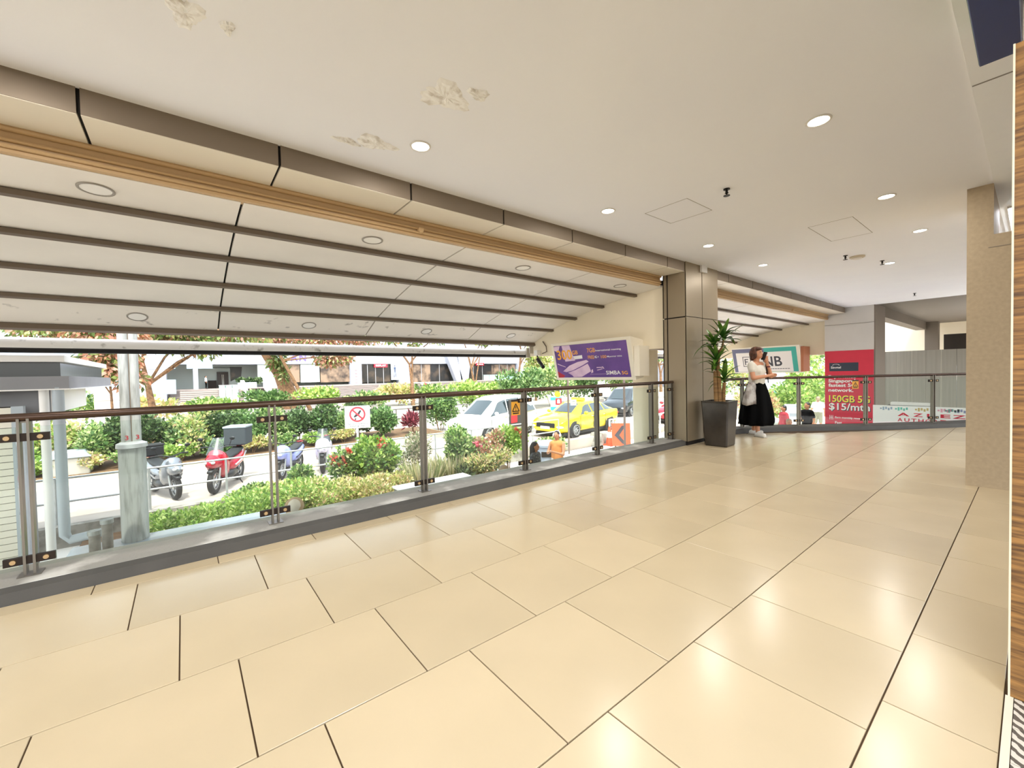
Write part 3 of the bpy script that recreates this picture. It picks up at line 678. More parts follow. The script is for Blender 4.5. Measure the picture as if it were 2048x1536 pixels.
# the second lightbox, on the far end wall
m_teal = M('sign teal', '3fae9e', rough=.3); m_slate = M('sign slate', '6a6b88', rough=.3); m_ink = M('sign ink', '3c3a40', rough=.3); m_terr = M('terracotta side', 'b5714e', rough=.5)
s2, f2, w2, h2 = lightbox('bank_sign', 'white and teal lightbox sign with large dark letters NB, behind the woman', 15.2, 15.5, 15.9, 4.62, 6.70, 1.09, 1.97)
flat('face_panel', rect(.03, .04, w2/2, h2-.05), m_slate, s2, f2); flat('face_panel', rect(w2/2, .04, w2-.10, h2-.05), m_teal, s2, f2)
flat('white_panel', rect(.14, .05, w2-.24, h2-.19), M('sign cream white', 'efe9e4', rough=.35), s2, f2, .003, .005)
text('lettering', 'NB', m_ink, s2, f2, (.98, .24, 1.54, .58), .015, .006)
for q in (rect(.34, .24, .36, .60), rect(.34, .58, .60, .60), rect(.34, .24, .60, .26), rect(.58, .24, .60, .60), rect(.40, .30, .43, .52), rect(.40, .49, .52, .52), rect(.40, .40, .50, .43)): flat('logo_mark', q, m_ink, s2, f2, .005, .006)
for k in range(13): flat('small_print', rect(.78+.075*k, .135, .78+.075*k+.06, .155), m_ink, s2, f2, .005, .006)
mb = MB(); mb.box((15.3, 4.54, 1.12), (15.9, 4.615, 1.92)); mb.obj('side_box', m_terr, s2, bevel=.005)
# ---- awning tube with bracket, camera and cable
m_pipe = M('painted awning tube', 'dedbd5', rough=.35, col2='8a857c', vscale=9, thr=(.60, .75))
for x0, x1, lb in ((-5.5, 6.42, 'long white rolled awning tube along the outer canopy edge'), (7.9, 15.7, 'white rolled awning tube seen past the clad column')):
    t = thing('awning_tube', lb, 'awning', (x1, 7.6, 1.73))
    mb = MB(); mb.tube([(x0, 7.6, 1.735), (x1, 7.6, 1.735)], .082, 24); mb.obj('tube', m_pipe, t, smooth='auto')
    mb = MB(); mb.tube([(x0, 7.59, 1.682), (x1, 7.59, 1.682)], .056, 12); mb.obj('underside_bar', m_blk, t, smooth='auto')  # thick black bar along the underside of the tube
    mb = MB(); mb.box((x1-.02, 7.50, 1.62), (x1+.10, 7.70, 1.85)); mb.box((x1+.06, 7.48, 1.72), (x1+.2, 7.54, 1.9)); mb.obj('bracket', m_steel, t, bevel=.01)
cc = thing('security_camera', 'small black security camera hanging from the cream end wall', 'camera', (6.5, 7.2, 1.7))
mb = MB(); mb.cbox((6.52, 7.25, 1.72), (.12, .12, .12)); mb.obj('mount_box', m_trim, cc, bevel=.01)
mb = MB(); mb.tube([(6.50, 7.25, 1.68), (6.5, 7.2, 1.60), (6.48, 7.15, 1.56)], .014, 8); mb.obj('arm', m_blk, cc)
mb = MB(); mb.tube([(6.47, 7.18, 1.57), (6.33, 6.85, 1.38)], .042, 10); mb.obj('camera_body', m_blk, cc, smooth='auto')
mb = MB(); mb.tube([(6.58, 7.12, 1.98), (6.57, 7.0, 1.86), (6.57, 6.98, 1.74), (6.54, 7.1, 1.70)], .012, 6); mb.obj('cable', m_batten, cc)
# ---- poster column and far end of the corridor
mb = MB(); mb.box((15.7, 2.91, -1.9), (16.95, 4.09, 3.3)); pc = struct(mb.obj('wall_poster_column', M('pale stone', 'd9d5d0', rough=.6, var=.04, vscale=2)))
mb = MB(); mb.box((15.69, 2.905, 2.52), (16.96, 4.095, 2.527)); mb.obj('joint', m_line, pc)
m_red = M('poster red', 'd62f48', rough=.45, var=.05, vscale=3); m_pdk = M('poster dark', '2e3848', rough=.4); m_pyl = M('poster yellow', 'f4e04a', rough=.4)
pf = face_fn((15.69, 4.085, -1.2), (0, -1, 0), (0, 0, 1), (-1, 0, 0))
mb = MB(); mb.box((15.70, 2.885, -1.9), (16.96, 2.912, 3.05)); mb.obj('side_shade_panel', M('shaded stone', '7d7165', rough=.5), pc)  # added panel, its taupe paints the shade on the column's stone side
po = thing('phone_poster', 'tall red phone-plan poster wrapped on the far column', 'poster', (15.69, 3.5, -1.2))
flat('sheet', rect(0, 0, 1.17, 2.93), m_red, po, pf, 0, .006)
def pv(y): return xp(1700, y, 15.69).z+1.2
def pu(x): return 4.085-xp(x, 740, 15.69).y
flat('logo_block', rect(pu(1659), pv(742), pu(1717), pv(725)), m_pdk, po, pf, .006, .009)
text('lettering', 'Singtel', m_signw, po, pf, (pu(1662), pv(738), pu(1682), pv(732)), .02, .0105)
for k in range(6):
    a = PI*(.15+.7*k/5); flat('logo_dot', disc(pu(1672)-math.cos(a)*.09, pv(733)+.03+math.sin(a)*.05, .011, 8), m_signw, po, pf, .009, .0105)
for tx, mt, x0, y0, x1, y1, wt in (('Experience', m_signw, 1657, 758, 1712, 750, .03), ("Singapore's", m_signw, 1657, 767, 1716, 758, .03), ('fastest 5G', m_signw, 1657, 774, 1712, 767, .03), ('network.', m_signw, 1657, 784, 1707, 777, .03)):
    text('lettering', tx, mt, po, pf, (pu(x0), pv(y0), pu(x1), pv(y1)), wt, .008)
for tx, mt, x0, y0, x1, y1 in (('150GB 5G', m_pyl, 1658, 805, 1740, 791), ('$15/mth', m_signw, 1658, 823, 1740, 807)):
    bxx = (pu(x0), pv(y0), pu(x1), pv(y1)); text('letter_shadow', tx, m_pdk, po, pf, tuple(b+d for b, d in zip(bxx, (.012, -.02, .018, -.018))), .02, .007); text('lettering', tx, mt, po, pf, bxx, .018, .009)
text('lettering', 'Earn monthly rewards', m_signw, po, pf, (pu(1670), pv(839), pu(1730), pv(834)), .02, .008)
text('lettering', 'Fast', m_signw, po, pf, (pu(1670), pv(849), pu(1684), pv(844)), .02, .008)
for q in (rect(pu(1659), pv(841), pu(1660), pv(832)), rect(pu(1665), pv(841), pu(1666), pv(832)), rect(pu(1662), pv(841), pu(1663), pv(832)), rect(pu(1659), pv(837), pu(1666), pv(836))): flat('icon_mark', q, m_signw, po, pf, .006, .008)
# far end: beams, partition, dark shop
m_gray = M('grey corrugated partition', '8f8a7e', rough=.7, var=.1, vscale=2, stretch=(1, 8, .3))
mb = MB(); mb.box((15.72, -3, 3.06), (30, 3.25, 3.5)); mb.box((16.95, 2.91, 2.75), (25, 3.25, 3.07)); struct(mb.obj('ceiling_far', M('taupe soffit', '6f6558', rough=.6)))
mb = MB(); mb.box((24.8, 2.55, -1.9), (25.3, 2.95, 3.3)); struct(mb.obj('wall_far_column', M('taupe soffit', '8c7f70')))
mb = MB(); mb.box((26, 2.5, -1.9), (26.2, 6.5, 3.4)); mb.box((26, -3, 2.55), (26.2, 2.5, 3.3)); struct(mb.obj('wall_far', m_cream))
mb = MB(); mb.box((26.0, -3, 1.2), (26.15, 2.5, 2.55)); struct(mb.obj('wall_far_shop', m_dark))
pt = thing('partition', 'grey corrugated partition behind the far end of the curved railing', 'partition', (20, 1.5, -1.9))
for k in range(11):
    y = 3.42-.36*k; mb = MB(); mb.box((20, y-.352, -.25), (20.04, y, 1.75)); mb.obj('panel', m_gray, pt)
mb = MB(); mb.box((19.97, 3.42, -1.9), (20.06, 3.58, 1.75)); mb.obj('post', m_dark, pt)
mb = MB(); mb.box((20.0, -.55, -1.9), (20.05, 3.42, -.25)); mb.obj('base_panel', m_dark, pt)
bn = thing('shop_banner', 'long white shop banner with red letters below the curved railing', 'banner', (14, 1.5, -1.9))
bf = face_fn((14.0, 2.62, -.85), (0, -1, 0), (0, 0, 1), (-1, 0, 0))
mb = MB(); mb.prism(rect(0, 0, 3.6, 1.09), bf, -.05, 0); mb.obj('sheet', M('banner white', 'f7f4f2', rough=.5), bn)
mb = MB(); mb.prism(rect(0, -1.05, 3.6, 0), bf, -.3, -.06); mb.obj('counter', m_dark, bn)
m_bred = M('banner red', 'd3243e', rough=.5)
bu = lambda x: 2.62-xp(x, 830, 14.0).y; bv = lambda y: xp(1840, y, 14.0).z+.85
for ch, x0, x1 in (('A', 1795, 1819), ('Z', 1826, 1846), ('I', 1854, 1859), ('E', 1881, 1901), ('Z', 1905, 1932)):
    text('lettering', ch, m_bred, bn, bf, (bu(x0), bv(834), bu(x1), bv(827)), .03, .003)
for k, ch in enumerate('AUTHORISED'): text('lettering', ch, m_bred, bn, bf, (bu(1795)+.125*k, bv(845), bu(1795)+.125*k+.095, bv(838)), .02, .003)
for x, c, in ((1760, '9fb0c4'), (1790, '6fc4b4'), (1830, 'c9b070'), (1875, 'e0a0b0'), (1890, '7fb0a8'), (1908, '8a8fb4')):
    for k in range(5):
        uu = bu(x)+.05*k; flat('print_picture', rect(uu, bv(821+2*(k % 2)), uu+.035, bv(816+2*(k % 3 == 0))), M('banner picture '+c, c), bn, bf, .0, .003)
lt = thing('strip_lamp', 'white strip lamp lying above the white shop banner', 'lamp', (14.2, 1.9, .26))
mb = MB(); mb.box((14.1, 1.55, .24), (14.3, 2.3, .32)); mb.obj('diffuser', m_signw, lt, bevel=.01)
mb = MB(); mb.box((14.08, 1.50, .22), (14.32, 2.36, .245)); mb.obj('batten', m_blk, lt)
# ================================================================== street furniture
ZS, ZL = -1.5, -1.9
m_galv = M('galvanised steel', 'b4b6b6', rough=.45, metal=.5, var=.12, vscale=8)
m_greyp = M('weathered grey paint', 'a3a6a1', rough=.6, col2='7f827c', vscale=6, thr=(.45, .7), stretch=(3, 3, .4))
m_numred = M('number red', 'a8323a', rough=.5)
lp = gp(272, 1078, -1.2)
t = thing('lamp_post', 'thick grey lamp post numbered 3 standing on the metal flashing strip', 'lamp post', (lp.x, lp.y, -1.2), math.radians(12))
mb = MB(); mb.lathe([(.165, 0), (.17, .02), (.165, .04), (.165, 1.44)], (0, 0, 0), 20); mb.obj('base_shroud', m_greyp, t, smooth='auto', local=True)
mb = MB(); mb.lathe([(.165, 1.43), (.19, 1.44), (.185, 1.50), (.12, 1.53), (0, 1.53)], (0, 0, 0), 20); mb.obj('collar', m_galv, t, smooth='auto', local=True)
for s in (-1, 1):
    mb = MB(); mb.lathe([(.062, 1.50), (.062, 5.6)], (s*.058, 0, 0), 16); mb.obj('shaft', m_greyp, t, smooth='auto', local=True)
mb = MB(); mb.box((-.022, -.03, 1.5), (.022, .03, 5.6)); mb.obj('cable_channel', m_batten, t, local=True)
for s in (-1, 1):
    text('number', '3', m_numred, t, face_fn((s*.062, -.064, 1.56), (1, 0, 0), (0, 0, 1), (0, -1, 0)), (-.02, 0, .02, .07), .02, .001, local=True)
# pipes by the left building
m_pvc = M('grey pvc', 'a9b2b8', rough=.4)
def pipe(label, path, r, m, fl=None):
    mb = MB(); mb.tube(path, r, 12); o = mb.obj('pipe', m, None, smooth='auto'); tag(o, label, 'pipe'); return o
a = wp(120, 870, 7.6); b = wp(128, 1085, 7.6)
pipe('grey downpipe bending at its foot beside the louvred cabinet', [(a.x, 7.6, 1.2), (a.x, 7.6, -.55), (a.x, 7.6, b.z+.1), (a.x+.05, 7.6, b.z+.02), (a.x+.35, 7.55, b.z+.06)], .055, m_pvc)
a = wp(93, 900, 7.7); pipe('pale vertical pipe just right of the first railing post', [(a.x, 7.7, 1.3), (a.x, 7.7, -1.9)], .045, m_white)
for px, py, h, lb in ((191, 1112, .27, 'short capped concrete pipe stub, shorter of the two'), (216, 1095, .32, 'short capped concrete pipe stub, taller of the two')):
    p = gp(px, py, -.9); t = thing('pipe_stub', lb, 'pipe stub', (p.x, p.y, -1.9))
    mb = MB(); mb.lathe([(.055, 0), (.055, 1.0+h)], (0, 0, 0), 14); mb.obj('stub', m_conc, t, smooth='auto', local=True)
    mb = MB(); mb.lathe([(.06, 1.0+h), (.066, 1.0+h), (.066, 1.05+h), (0, 1.05+h)], (0, 0, 0), 14); mb.obj('cap', m_greyp, t, smooth='auto', local=True)
# pavilion at the far left
m_louv = M('cream louvre', 'ddd8c8', rough=.5); m_gwall = M('grey render', '8f8f92', rough=.8, var=.05)
pv_ = thing('pavilion', 'grey and white pavilion with flat roof and louvred cabinet at the left edge', 'building', (-3, 8.2, -1.9))
x0 = wp(45, 1000, 8.0).x
mb = MB(); mb.box((-6, 8.02, .86), (-1.36, 10.3, 1.18)); mb.obj('wall', m_gwall, pv_)
mb = MB(); mb.box((-1.36, 8.02, .86), (-1.33, 10.3, 1.18)); mb.obj('side_wall', m_white, pv_)
mb = MB(); mb.box((-6, 8.02, -1.9), (-1.62, 8.5, .86)); mb.obj('lower_wall', m_gwall, pv_)
mb = MB(); mb.box((-6, 7.55, 1.18), (-1.12, 11.4, 1.34)); mb.obj('roof_slab', m_gwall, pv_)
mb = MB(); mb.box((-6, 7.5, 1.17), (-1.10, 11.45, 1.185)); mb.obj('roof_soffit', m_white, pv_)
mb = MB(); mb.box((-6, 7.75, 1.34), (-1.22, 11.2, 1.52)); mb.obj('clerestory', M('dark glazing', '30383c', rough=.15), pv_)
mb = MB(); mb.box((-6, 7.6, 1.52), (-1.16, 11.3, 1.60)); mb.obj('roof_edge', m_white, pv_)
mb = MB(); mb.box((x0, 7.72, -1.9), (x0+.10, 7.82, .98)); mb.obj('cabinet_frame', m_pvc, pv_)
for k in range(34):
    z = -1.85+.083*k; mb = MB(); mb.box((-4.5, 7.75, z), (x0, 7.772, z+.076)); mb.obj('louvre', m_louv, pv_)
mb = MB(); mb.box((-4.5, 7.78, -1.9), (x0, 8.02, .97)); mb.obj('cabinet_back', m_dark, pv_)
# street guard rail
gr = thing('guard_rail', 'low grey guard rail along the pavement edge behind the planting bed', 'railing', (-.6, 11.74, ZS))
for z in (-.60, -1.06):
    mb = MB(); mb.tube([(-4, 11.74, z), (11.6, 11.74, z)], .022, 8); mb.obj('rail', m_galv, gr, smooth='auto')
for k in range(12):
    mb = MB(); mb.tube([(-3.35+1.36*k, 11.74, ZS), (-3.35+1.36*k, 11.74, -.6)], .024, 8); mb.obj('post', m_galv, gr, smooth='auto')
# no-littering sign
m_signpost = M('pale post', 'd8d8d6', rough=.5)
sc_ = wp(715, 834, 11.0); ns = thing('no_litter_sign', 'square white no-littering sign with a red ring on a post', 'sign', (sc_.x, 11.0, -1.85))
mb = MB(); mb.tube([(sc_.x, 11.03, -1.85), (sc_.x, 11.03, .3)], .028, 8); mb.obj('post', m_signpost, ns, smooth='auto')
nf = face_fn((sc_.x, 11.0, sc_.z), Vector((.92, -.39, 0)), (0, 0, 1), Vector((-.39, -.92, 0)))
flat('plate', rect(-.31, -.29, .31, .29), M('plate white', 'f1eef0', rough=.4), ns, nf, -.02, 0)
def ring_flat(name, c, r0, r1, mat, t, fn, d0, d1, n=32):
    mb = MB(); vs = []; fs = []
    for k in range(n):
        a = 2*PI*k/n
        for r in (r0, r1):
            for d in (d0, d1): vs.append(fn(c[0]+r*math.cos(a), c[1]+r*math.sin(a), d))
    for k in range(n):
        a, b = 4*k, 4*((k+1) % n)
        fs += [(a+1, a+3, b+3, b+1), (a, b, b+2, a+2), (a+2, b+2, b+3, a+3), (a, a+1, b+1, b)]
    mb.add(vs, fs); return mb.obj(name, mat, t)
m_banred = M('ban red', 'd2404c', rough=.4)
ring_flat('ban_ring', (0, .07), .155, .20, m_banred, ns, nf, 0, .004)
flat('ban_bar', [(-.13, .17), (-.10, .20), (.13, -.03), (.10, -.06)], m_banred, ns, nf, .002, .006)
flat('hand_symbol', [(-.10, .0), (-.06, .06), (.0, .10), (.06, .18), (.10, .16), (.05, .07), (-.01, .02), (-.06, -.01)], m_ink, ns, nf, 0, .003)
flat('litter_symbol', disc(-.05, -.05, .025, 6), m_ink, ns, nf, 0, .003)
text('lettering', 'NO LITTERING', m_ink, ns, nf, (-.24, -.20, .24, -.155), .01, .002); text('lettering', 'FINE $1000', m_ink, ns, nf, (-.18, -.265, .18, -.22), .01, .002)
# ================================================================== motorbikes
m_tyre = M('tyre rubber', '1c1b1a', rough=.8); m_alloy = M('alloy', 'b8babb', rough=.3, metal=.8); m_blkpl = M('black plastic', '1e2022', rough=.45); m_seat = M('seat vinyl', '2a2c2e', rough=.6)
m_clear = glass_mat('clear screen', (.85, .88, .9), 1.5, .05, .08); m_lens = M('headlamp', 'dfe6ea', rough=.1, coat=1)
def wheel_parts(par, c, R, w, spokes=6, axis='Y', name='wheel', ro=0):
    mb = MB(); c = Vector(c); n = 28; rings = []
    for k in range(n):
        a = 2*PI*k/n; ring = []
        for j in range(8):
            b = 2*PI*j/8; rr_ = R-w*.5+w*.5*math.cos(b); yy = w*.5*math.sin(b)
            ring.append(c+Vector((rr_*math.cos(a), yy, rr_*math.sin(a))))
        rings.append(ring)
    rings.append(rings[0]); mb.loft(rings, cap=False); ty = mb.obj(name, m_tyre, par, smooth='auto', local=True)
    mb = MB(); ri = R-w*.55 if ro else R-w*.9; c = c+Vector((0, ro, 0))
    for k in range(spokes):
        a = 2*PI*k/spokes; d = Vector((math.cos(a), 0, math.sin(a))); mb.tube([c+d*.03, c+d*ri*1.02], [.02, .014], 6)
    mb.lathe([(ri*.95, -w*.3), (ri*1.05, -w*.3), (ri*1.05, w*.3), (ri*.95, w*.3), (ri*.95, -w*.3)], c, 28, 'Y', cap=False); mb.lathe([(0, -w*.4), (.045, -w*.4), (.045, w*.4), (0, w*.4)], c, 12, 'Y')
    r_ = mb.obj('rim', m_alloy, ty, smooth='auto'); r_.matrix_parent_inverse = Matrix.Identity(4)
    return ty
def hull(secs):                              # loft of rounded sections: (x, y half width, z low, z high)
    rings = []
    for x, w, z0, z1 in secs:
        c, h = (z0+z1)/2, (z1-z0)/2
        rings.append([Vector((x, w*(abs(math.cos(a))**.75)*(1 if math.cos(a) > 0 else -1), c+h*(abs(math.sin(a))**.75)*(1 if math.sin(a) > 0 else -1))) for a in [2*PI*k/14 for k in range(14)]])
    mb = MB(); mb.loft(rings); return mb
def bike(label, loc, rz, paint, box=None, screen=True, accent=None, scale=1.0, fair=True):
    t = thing('motorbike', label, 'motorbike', loc, rz, 'motorbikes parked on the pavement', scale)
    wheel_parts(t, (.68, 0, .29), .29, .12, 5, name='front_wheel'); wheel_parts(t, (-.68, 0, .29), .29, .15, 5, name='rear_wheel')
    m_acc = accent or m_blkpl
    for s in (-1, 1):
        mb = MB(); mb.tube([(.68, s*.09, .29), (.56, s*.09, .70), (.50, s*.06, .86)], .022, 8); mb.obj('fork', m_alloy, t, smooth='auto', local=True)
    hull([(.42, .10, .50, .62), (.62, .15, .58, .84), (.78, .14, .58, .88), (.90, .08, .62, .80), (.95, .02, .68, .74)]).obj('front_fairing', paint, t, smooth=True, local=True)
    hull([(.30, .10, .36, .60), (.42, .22, .30, .92), (.56, .20, .42, .98), (.64, .12, .60, .96)]).obj('leg_shield', paint, t, smooth=True, local=True)
    hull([(.45, .06, .50, .57), (.70, .075, .57, .62), (.92, .05, .50, .56)]).obj('front_mudguard', m_blkpl, t, smooth=True, local=True)
    hull([(-.30, .14, .22, .38), (0, .17, .20, .42), (.36, .14, .22, .40)]).obj('footboard', m_blkpl, t, smooth=True, local=True)
    hull([(.05, .10, .38, .62), (-.15, .18, .36, .70), (-.55, .19, .44, .76), (-.85, .13, .58, .80), (-1.0, .05, .68, .78)]).obj('tail_panel', paint, t, smooth=True, local=True)
    hull([(.28, .08, .66, .74), (.08, .13, .66, .76), (-.30, .15, .69, .80), (-.72, .13, .76, .86), (-.86, .06, .78, .84)]).obj('seat', m_seat, t, smooth=True, local=True)
    hull([(-.95, .05, .30, .38), (-.60, .06, .26, .40), (-.20, .04, .24, .32)]).obj('exhaust', m_alloy, t, smooth=True, local=True).matrix_basis = T(0, -.2, 0)
    mb = MB(); mb.tube([(.40, -.36, 1.02), (.48, -.20, 1.04), (.50, 0, .98), (.48, .20, 1.04), (.40, .36, 1.02)], .016, 8); mb.obj('handlebar', m_blkpl, t, smooth='auto', local=True)
    for s in (-1, 1):
        mb = MB(); mb.tube([(.46, s*.24, 1.04), (.50, s*.30, 1.18)], .008, 6); mb.ell((.50, s*.32, 1.22), (.015, .06, .04), 10, 6); mb.obj('mirror', m_blkpl, t, smooth='auto', local=True)
        mb = MB(); mb.ell((.90, s*.07, .74), (.05, .045, .035), 10, 6); mb.obj('headlight', m_lens, t, smooth=True, local=True)
    if screen:
        mb = MB(); vs = []; fs = []
        for i in range(5):
            for j in range(5):
                u = (j-2)/2; vv = i/4; vs.append(Vector((.74-.26*vv-.10*u*u, u*(.17-.05*vv), .88+.36*vv)))
        for i in range(4):
            for j in range(4): a = 5*i+j; fs.append((a, a+1, a+6, a+5))
        mb.add(vs, fs); mb.obj('windscreen', m_clear, t, smooth=True, local=True, fix=False)
    hull([(-.70, .05, .86, .90), (-.95, .07, .82, .88), (-1.06, .02, .84, .86)]).obj('tail_light', M('tail red', '8e1c22', rough=.2), t, smooth=True, local=True)
    mb = MB(); mb.tube([(-.1, .16, .25), (-.2, .26, .02)], .014, 6); mb.obj('stand', m_blkpl, t, local=True)
    if box:
        w, h, l, mat, lid = box
        mb = MB(); mb.cbox((-.78, 0, .90+h/2), (l, w, h)); b = mb.obj('top_box', mat, t, local=True, bevel=.03)
        mb = MB(); mb.cbox((-.78, 0, .90+h+.02), (l*1.05, w*1.05, .05)); o = mb.obj('lid', lid, b, bevel=.015); o.matrix_parent_inverse = Matrix.Identity(4)
    if accent:
        for s in (-1, 1):
            mb = MB(); mb.tube([(-.85, s*.14, .70), (-.4, s*.195, .58), (-.05, s*.17, .50)], .018, 6); mb.obj('trim_stripe', accent, t, smooth='auto', local=True)
    return t
m_mred = M('scooter red', 'b3122c', rough=.25, coat=.7); m_msil = M('bike silver', '8d9198', rough=.25, metal=.6, coat=.5); m_mblue = M('bike pale blue', '8f98d6', rough=.25, coat=.7); m_mpur = M('bike white purple', 'cfc6e0', rough=.25, coat=.7); m_boxg = M('box grey lid', '9aa4aa', rough=.5); m_boxd = M('box dark fabric', '3b4145', rough=.8)
bike('red scooter with a large dark delivery box, parked behind the guard rail', (.82, 12.98, ZS), math.radians(-114), m_mred, (.50, .44, .50, m_boxd, m_boxg), True, M('silver accent', 'c9cdd0', rough=.3, metal=.5), 1.07)
bike('silver and black motorbike half hidden by the lamp post', (-.42, 13.0, ZS), math.radians(-72), m_msil, (.40, .24, .36, m_blkpl, m_blkpl), False, m_blkpl)
bike('pale blue motorbike behind the second railing post', (2.35, 13.3, ZS), math.radians(-120), m_mblue, None, False, m_blkpl, .95)
bike('white and purple motorbike beside the red flowering shrub', (3.30, 13.4, ZS), math.radians(-108), m_mpur, None, True, m_blkpl, 1.02)
p = gp(140, 962, ZS); t = thing('cargo_box', 'grey lidded cargo box on the pavement beside the grey downpipe', 'box', (p.x, p.y, ZS))
mb = MB(); mb.cbox((0, 0, .38), (.9, .7, .6)); mb.obj('box_body', M('cargo grey', 'a29d94', rough=.6), t, local=True, bevel=.03)
mb = MB(); mb.prism([(-.5, .68), (.5, .68), (.35, .86), (-.35, .86)], lambda u, v, d: Vector((u, d, v)), -.4, .4); mb.obj('lid', m_boxg, t, local=True, bevel=.02)
for s in (-1, 1): mb = MB(); mb.cbox((s*.35, 0, .04), (.08, .5, .08)); mb.obj('foot', m_blkpl, t, local=True)
# ================================================================== cars
m_cglass = M('car glass', '2b363a', rough=.06, coat=1, spec=.8); m_chrome = M('chrome', 'd5d8da', rough=.12, metal=1.0)
def car(label, loc, rz, paint, st, wb, R, W, scale=1.0, name='car', roofsign=None, opendoor=False, grille=None, hub=5):
    """st: stations (x, z low, z belt, z roof, half width low, belt, roof); glasshouse where roof > belt+.2"""
    t = thing(name, label, 'car', loc, rz, None, scale)
    def ringp(s):
        x, zb, zs, zr, wl, ws, wr = s
        half = [(0, zb), (wl*.85, zb), (wl, zb+.10), (ws, zb+(zs-zb)*.55), (ws*.985, zs-.03), (ws*.96, zs), (wr, zr-.07), (wr*.82, zr-.012), (0, zr)]
        return half
    def ring(s):
        h = ringp(s); x = s[0]
        return [Vector((x, y, z)) for y, z in h]+[Vector((x, -y, z)) for y, z in h[-2:0:-1]]
    # smooth the stations
    xs = np.array([s[0] for s in st]); A = np.array(st); xx = np.linspace(xs[0], xs[-1], 44)
    fine = [tuple(np.interp(v, xs, A[:, k]) for k in range(7)) for v in xx]
    rings = [ring(s) for s in fine]
    mb = MB(); mb.loft(rings); mb.obj('body', paint, t, smooth=True, local=True)
    def S_(x, v):                              # point on the left flank/roof: v = ring index 0..8
        s = tuple(np.interp(x, xs, A[:, k]) for k in range(7)); h = ringp(s); i = min(int(v), 7); f = v-i
        return Vector((x, h[i][0]*(1-f)+h[i+1][0]*f, h[i][1]*(1-f)+h[i+1][1]*f))
    def patch(nm, mat, x0, x1, x0t, x1t, va, vb, off, mirror, n=6):
        vs = []; fs = []
        for i in range(n+1):
            for j in range(3):
                g = j/2; u = i/n; v = va+(vb-va)*g; x = (x0+(x1-x0)*u)*(1-g)+(x0t+(x1t-x0t)*u)*g
                p = S_(x, v); p = p+Vector((0, off, off*.4)); vs.append(Vector((p.x, p.y*mirror, p.z)))
        for i in range(n):
            for j in range(2): a = 3*i+j; fs.append((a, a+1, a+4, a+3))
        m_ = MB(); m_.add(vs, fs); return m_.obj(nm, mat, t, smooth=True, local=True)
    W_ = W
    for mir in (1, -1):
        for (x0, x1, x0t, x1t) in W_['side']: patch('side_window', m_cglass, x0, x1, x0t, x1t, 5.12, 5.9, .012, mir)
    for nm, key in (('windscreen', 'front'), ('rear_window', 'rear')):
        x0, x1 = W_[key]; vs = []; fs = []; n = 6
        for i in range(n+1):
            x = x0+(x1-x0)*i/n; s = tuple(np.interp(x, xs, A[:, k]) for k in range(7))
            for j in range(5):
                u = (j-2)/2; y = u*(s[6]*.86); zz = s[3]+.012-.045*abs(u)**3
                vs.append(Vector((x+(.012 if key == 'front' else -.012), y, zz)))
        for i in range(n):
            for j in range(4): a = 5*i+j; fs.append((a, a+1, a+6, a+5))
        m_ = MB(); m_.add(vs, fs); m_.obj(nm, m_cglass, t, smooth=True, local=True)
    hw = max(s[5] for s in st)
    for x in wb:
        for s in (-1, 1):
            m_ = MB(); m_.lathe([(R*1.16, -.10), (R*1.16, .006), (0, .006)], (x, 0, R), 26, 'Y'); 
            for i, v in enumerate(m_.v): m_.v[i] = (v[0], s*(hw*.985+v[1]*1.0), v[2])
            m_.obj('wheel_arch', m_blkpl, t, local=True)
            w = wheel_parts(t, (x, s*(hw-.07), R), R, .20, hub*2, ro=s*.085)
    xf, xr = xs[-1], xs[0]; zb = st[-1][1]
    for s in (-1, 1):
        m_ = MB(); m_.ell((xf-.16, s*(hw*.74), st[-1][2]-.10), (.22, .16, .075), 12, 6); m_.obj('headlight', m_lens, t, smooth=True, local=True)
        m_ = MB(); m_.ell((xr+.06, s*(hw*.80), st[0][2]-.12), (.10, .14, .08), 12, 6); m_.obj('tail_light', M('tail red', '8e1c22'), t, smooth=True, local=True)
        m_ = MB(); m_.ell((W_['mirror'][0], s*(hw+.12), W_['mirror'][1]), (.07, .11, .075), 12, 8); m_.obj('door_mirror', paint, t, smooth=True, local=True)
        for x in W_['handle']: m_ = MB(); m_.cbox((x, s*(hw+.004), W_['hz']), (.18, .02, .025)); m_.obj('door_handle', m_chrome, t, local=True)
        for x in W_['seam']:
            m_ = MB(); m_.cbox((x, s*(hw*.995), (st[3][1]+W_['hz'])/2+.08), (.012, .02, .55)); m_.obj('door_seam', m_blkpl, t, local=True)
    m_ = MB(); m_.cbox((xf+.005, 0, zb+.22), (.06, hw*1.1, .20)); m_.obj('grille', grille or m_blkpl, t, local=True, bevel=.03)
    m_ = MB(); m_.cbox((xf+.03, 0, zb+.12), (.02, .50, .11)); m_.obj('number_plate', M('plate pale', 'e8e6dc'), t, local=True)
    m_ = MB(); m_.cbox((0, 0, st[3][1]-.03), (xs[-1]-xs[0]-.5, hw*1.7, .12)); m_.obj('underside', m_blkpl, t, local=True)
    if roofsign:
        x, z, mt = roofsign; m_ = MB(); m_.prism([(-.10, 0), (.10, 0), (.06, .13), (-.06, .13)], lambda u, v, d: Vector((x+u, d, z+v)), -.33, .33); m_.obj('roof_sign', mt, t, local=True, bevel=.01)
    return t
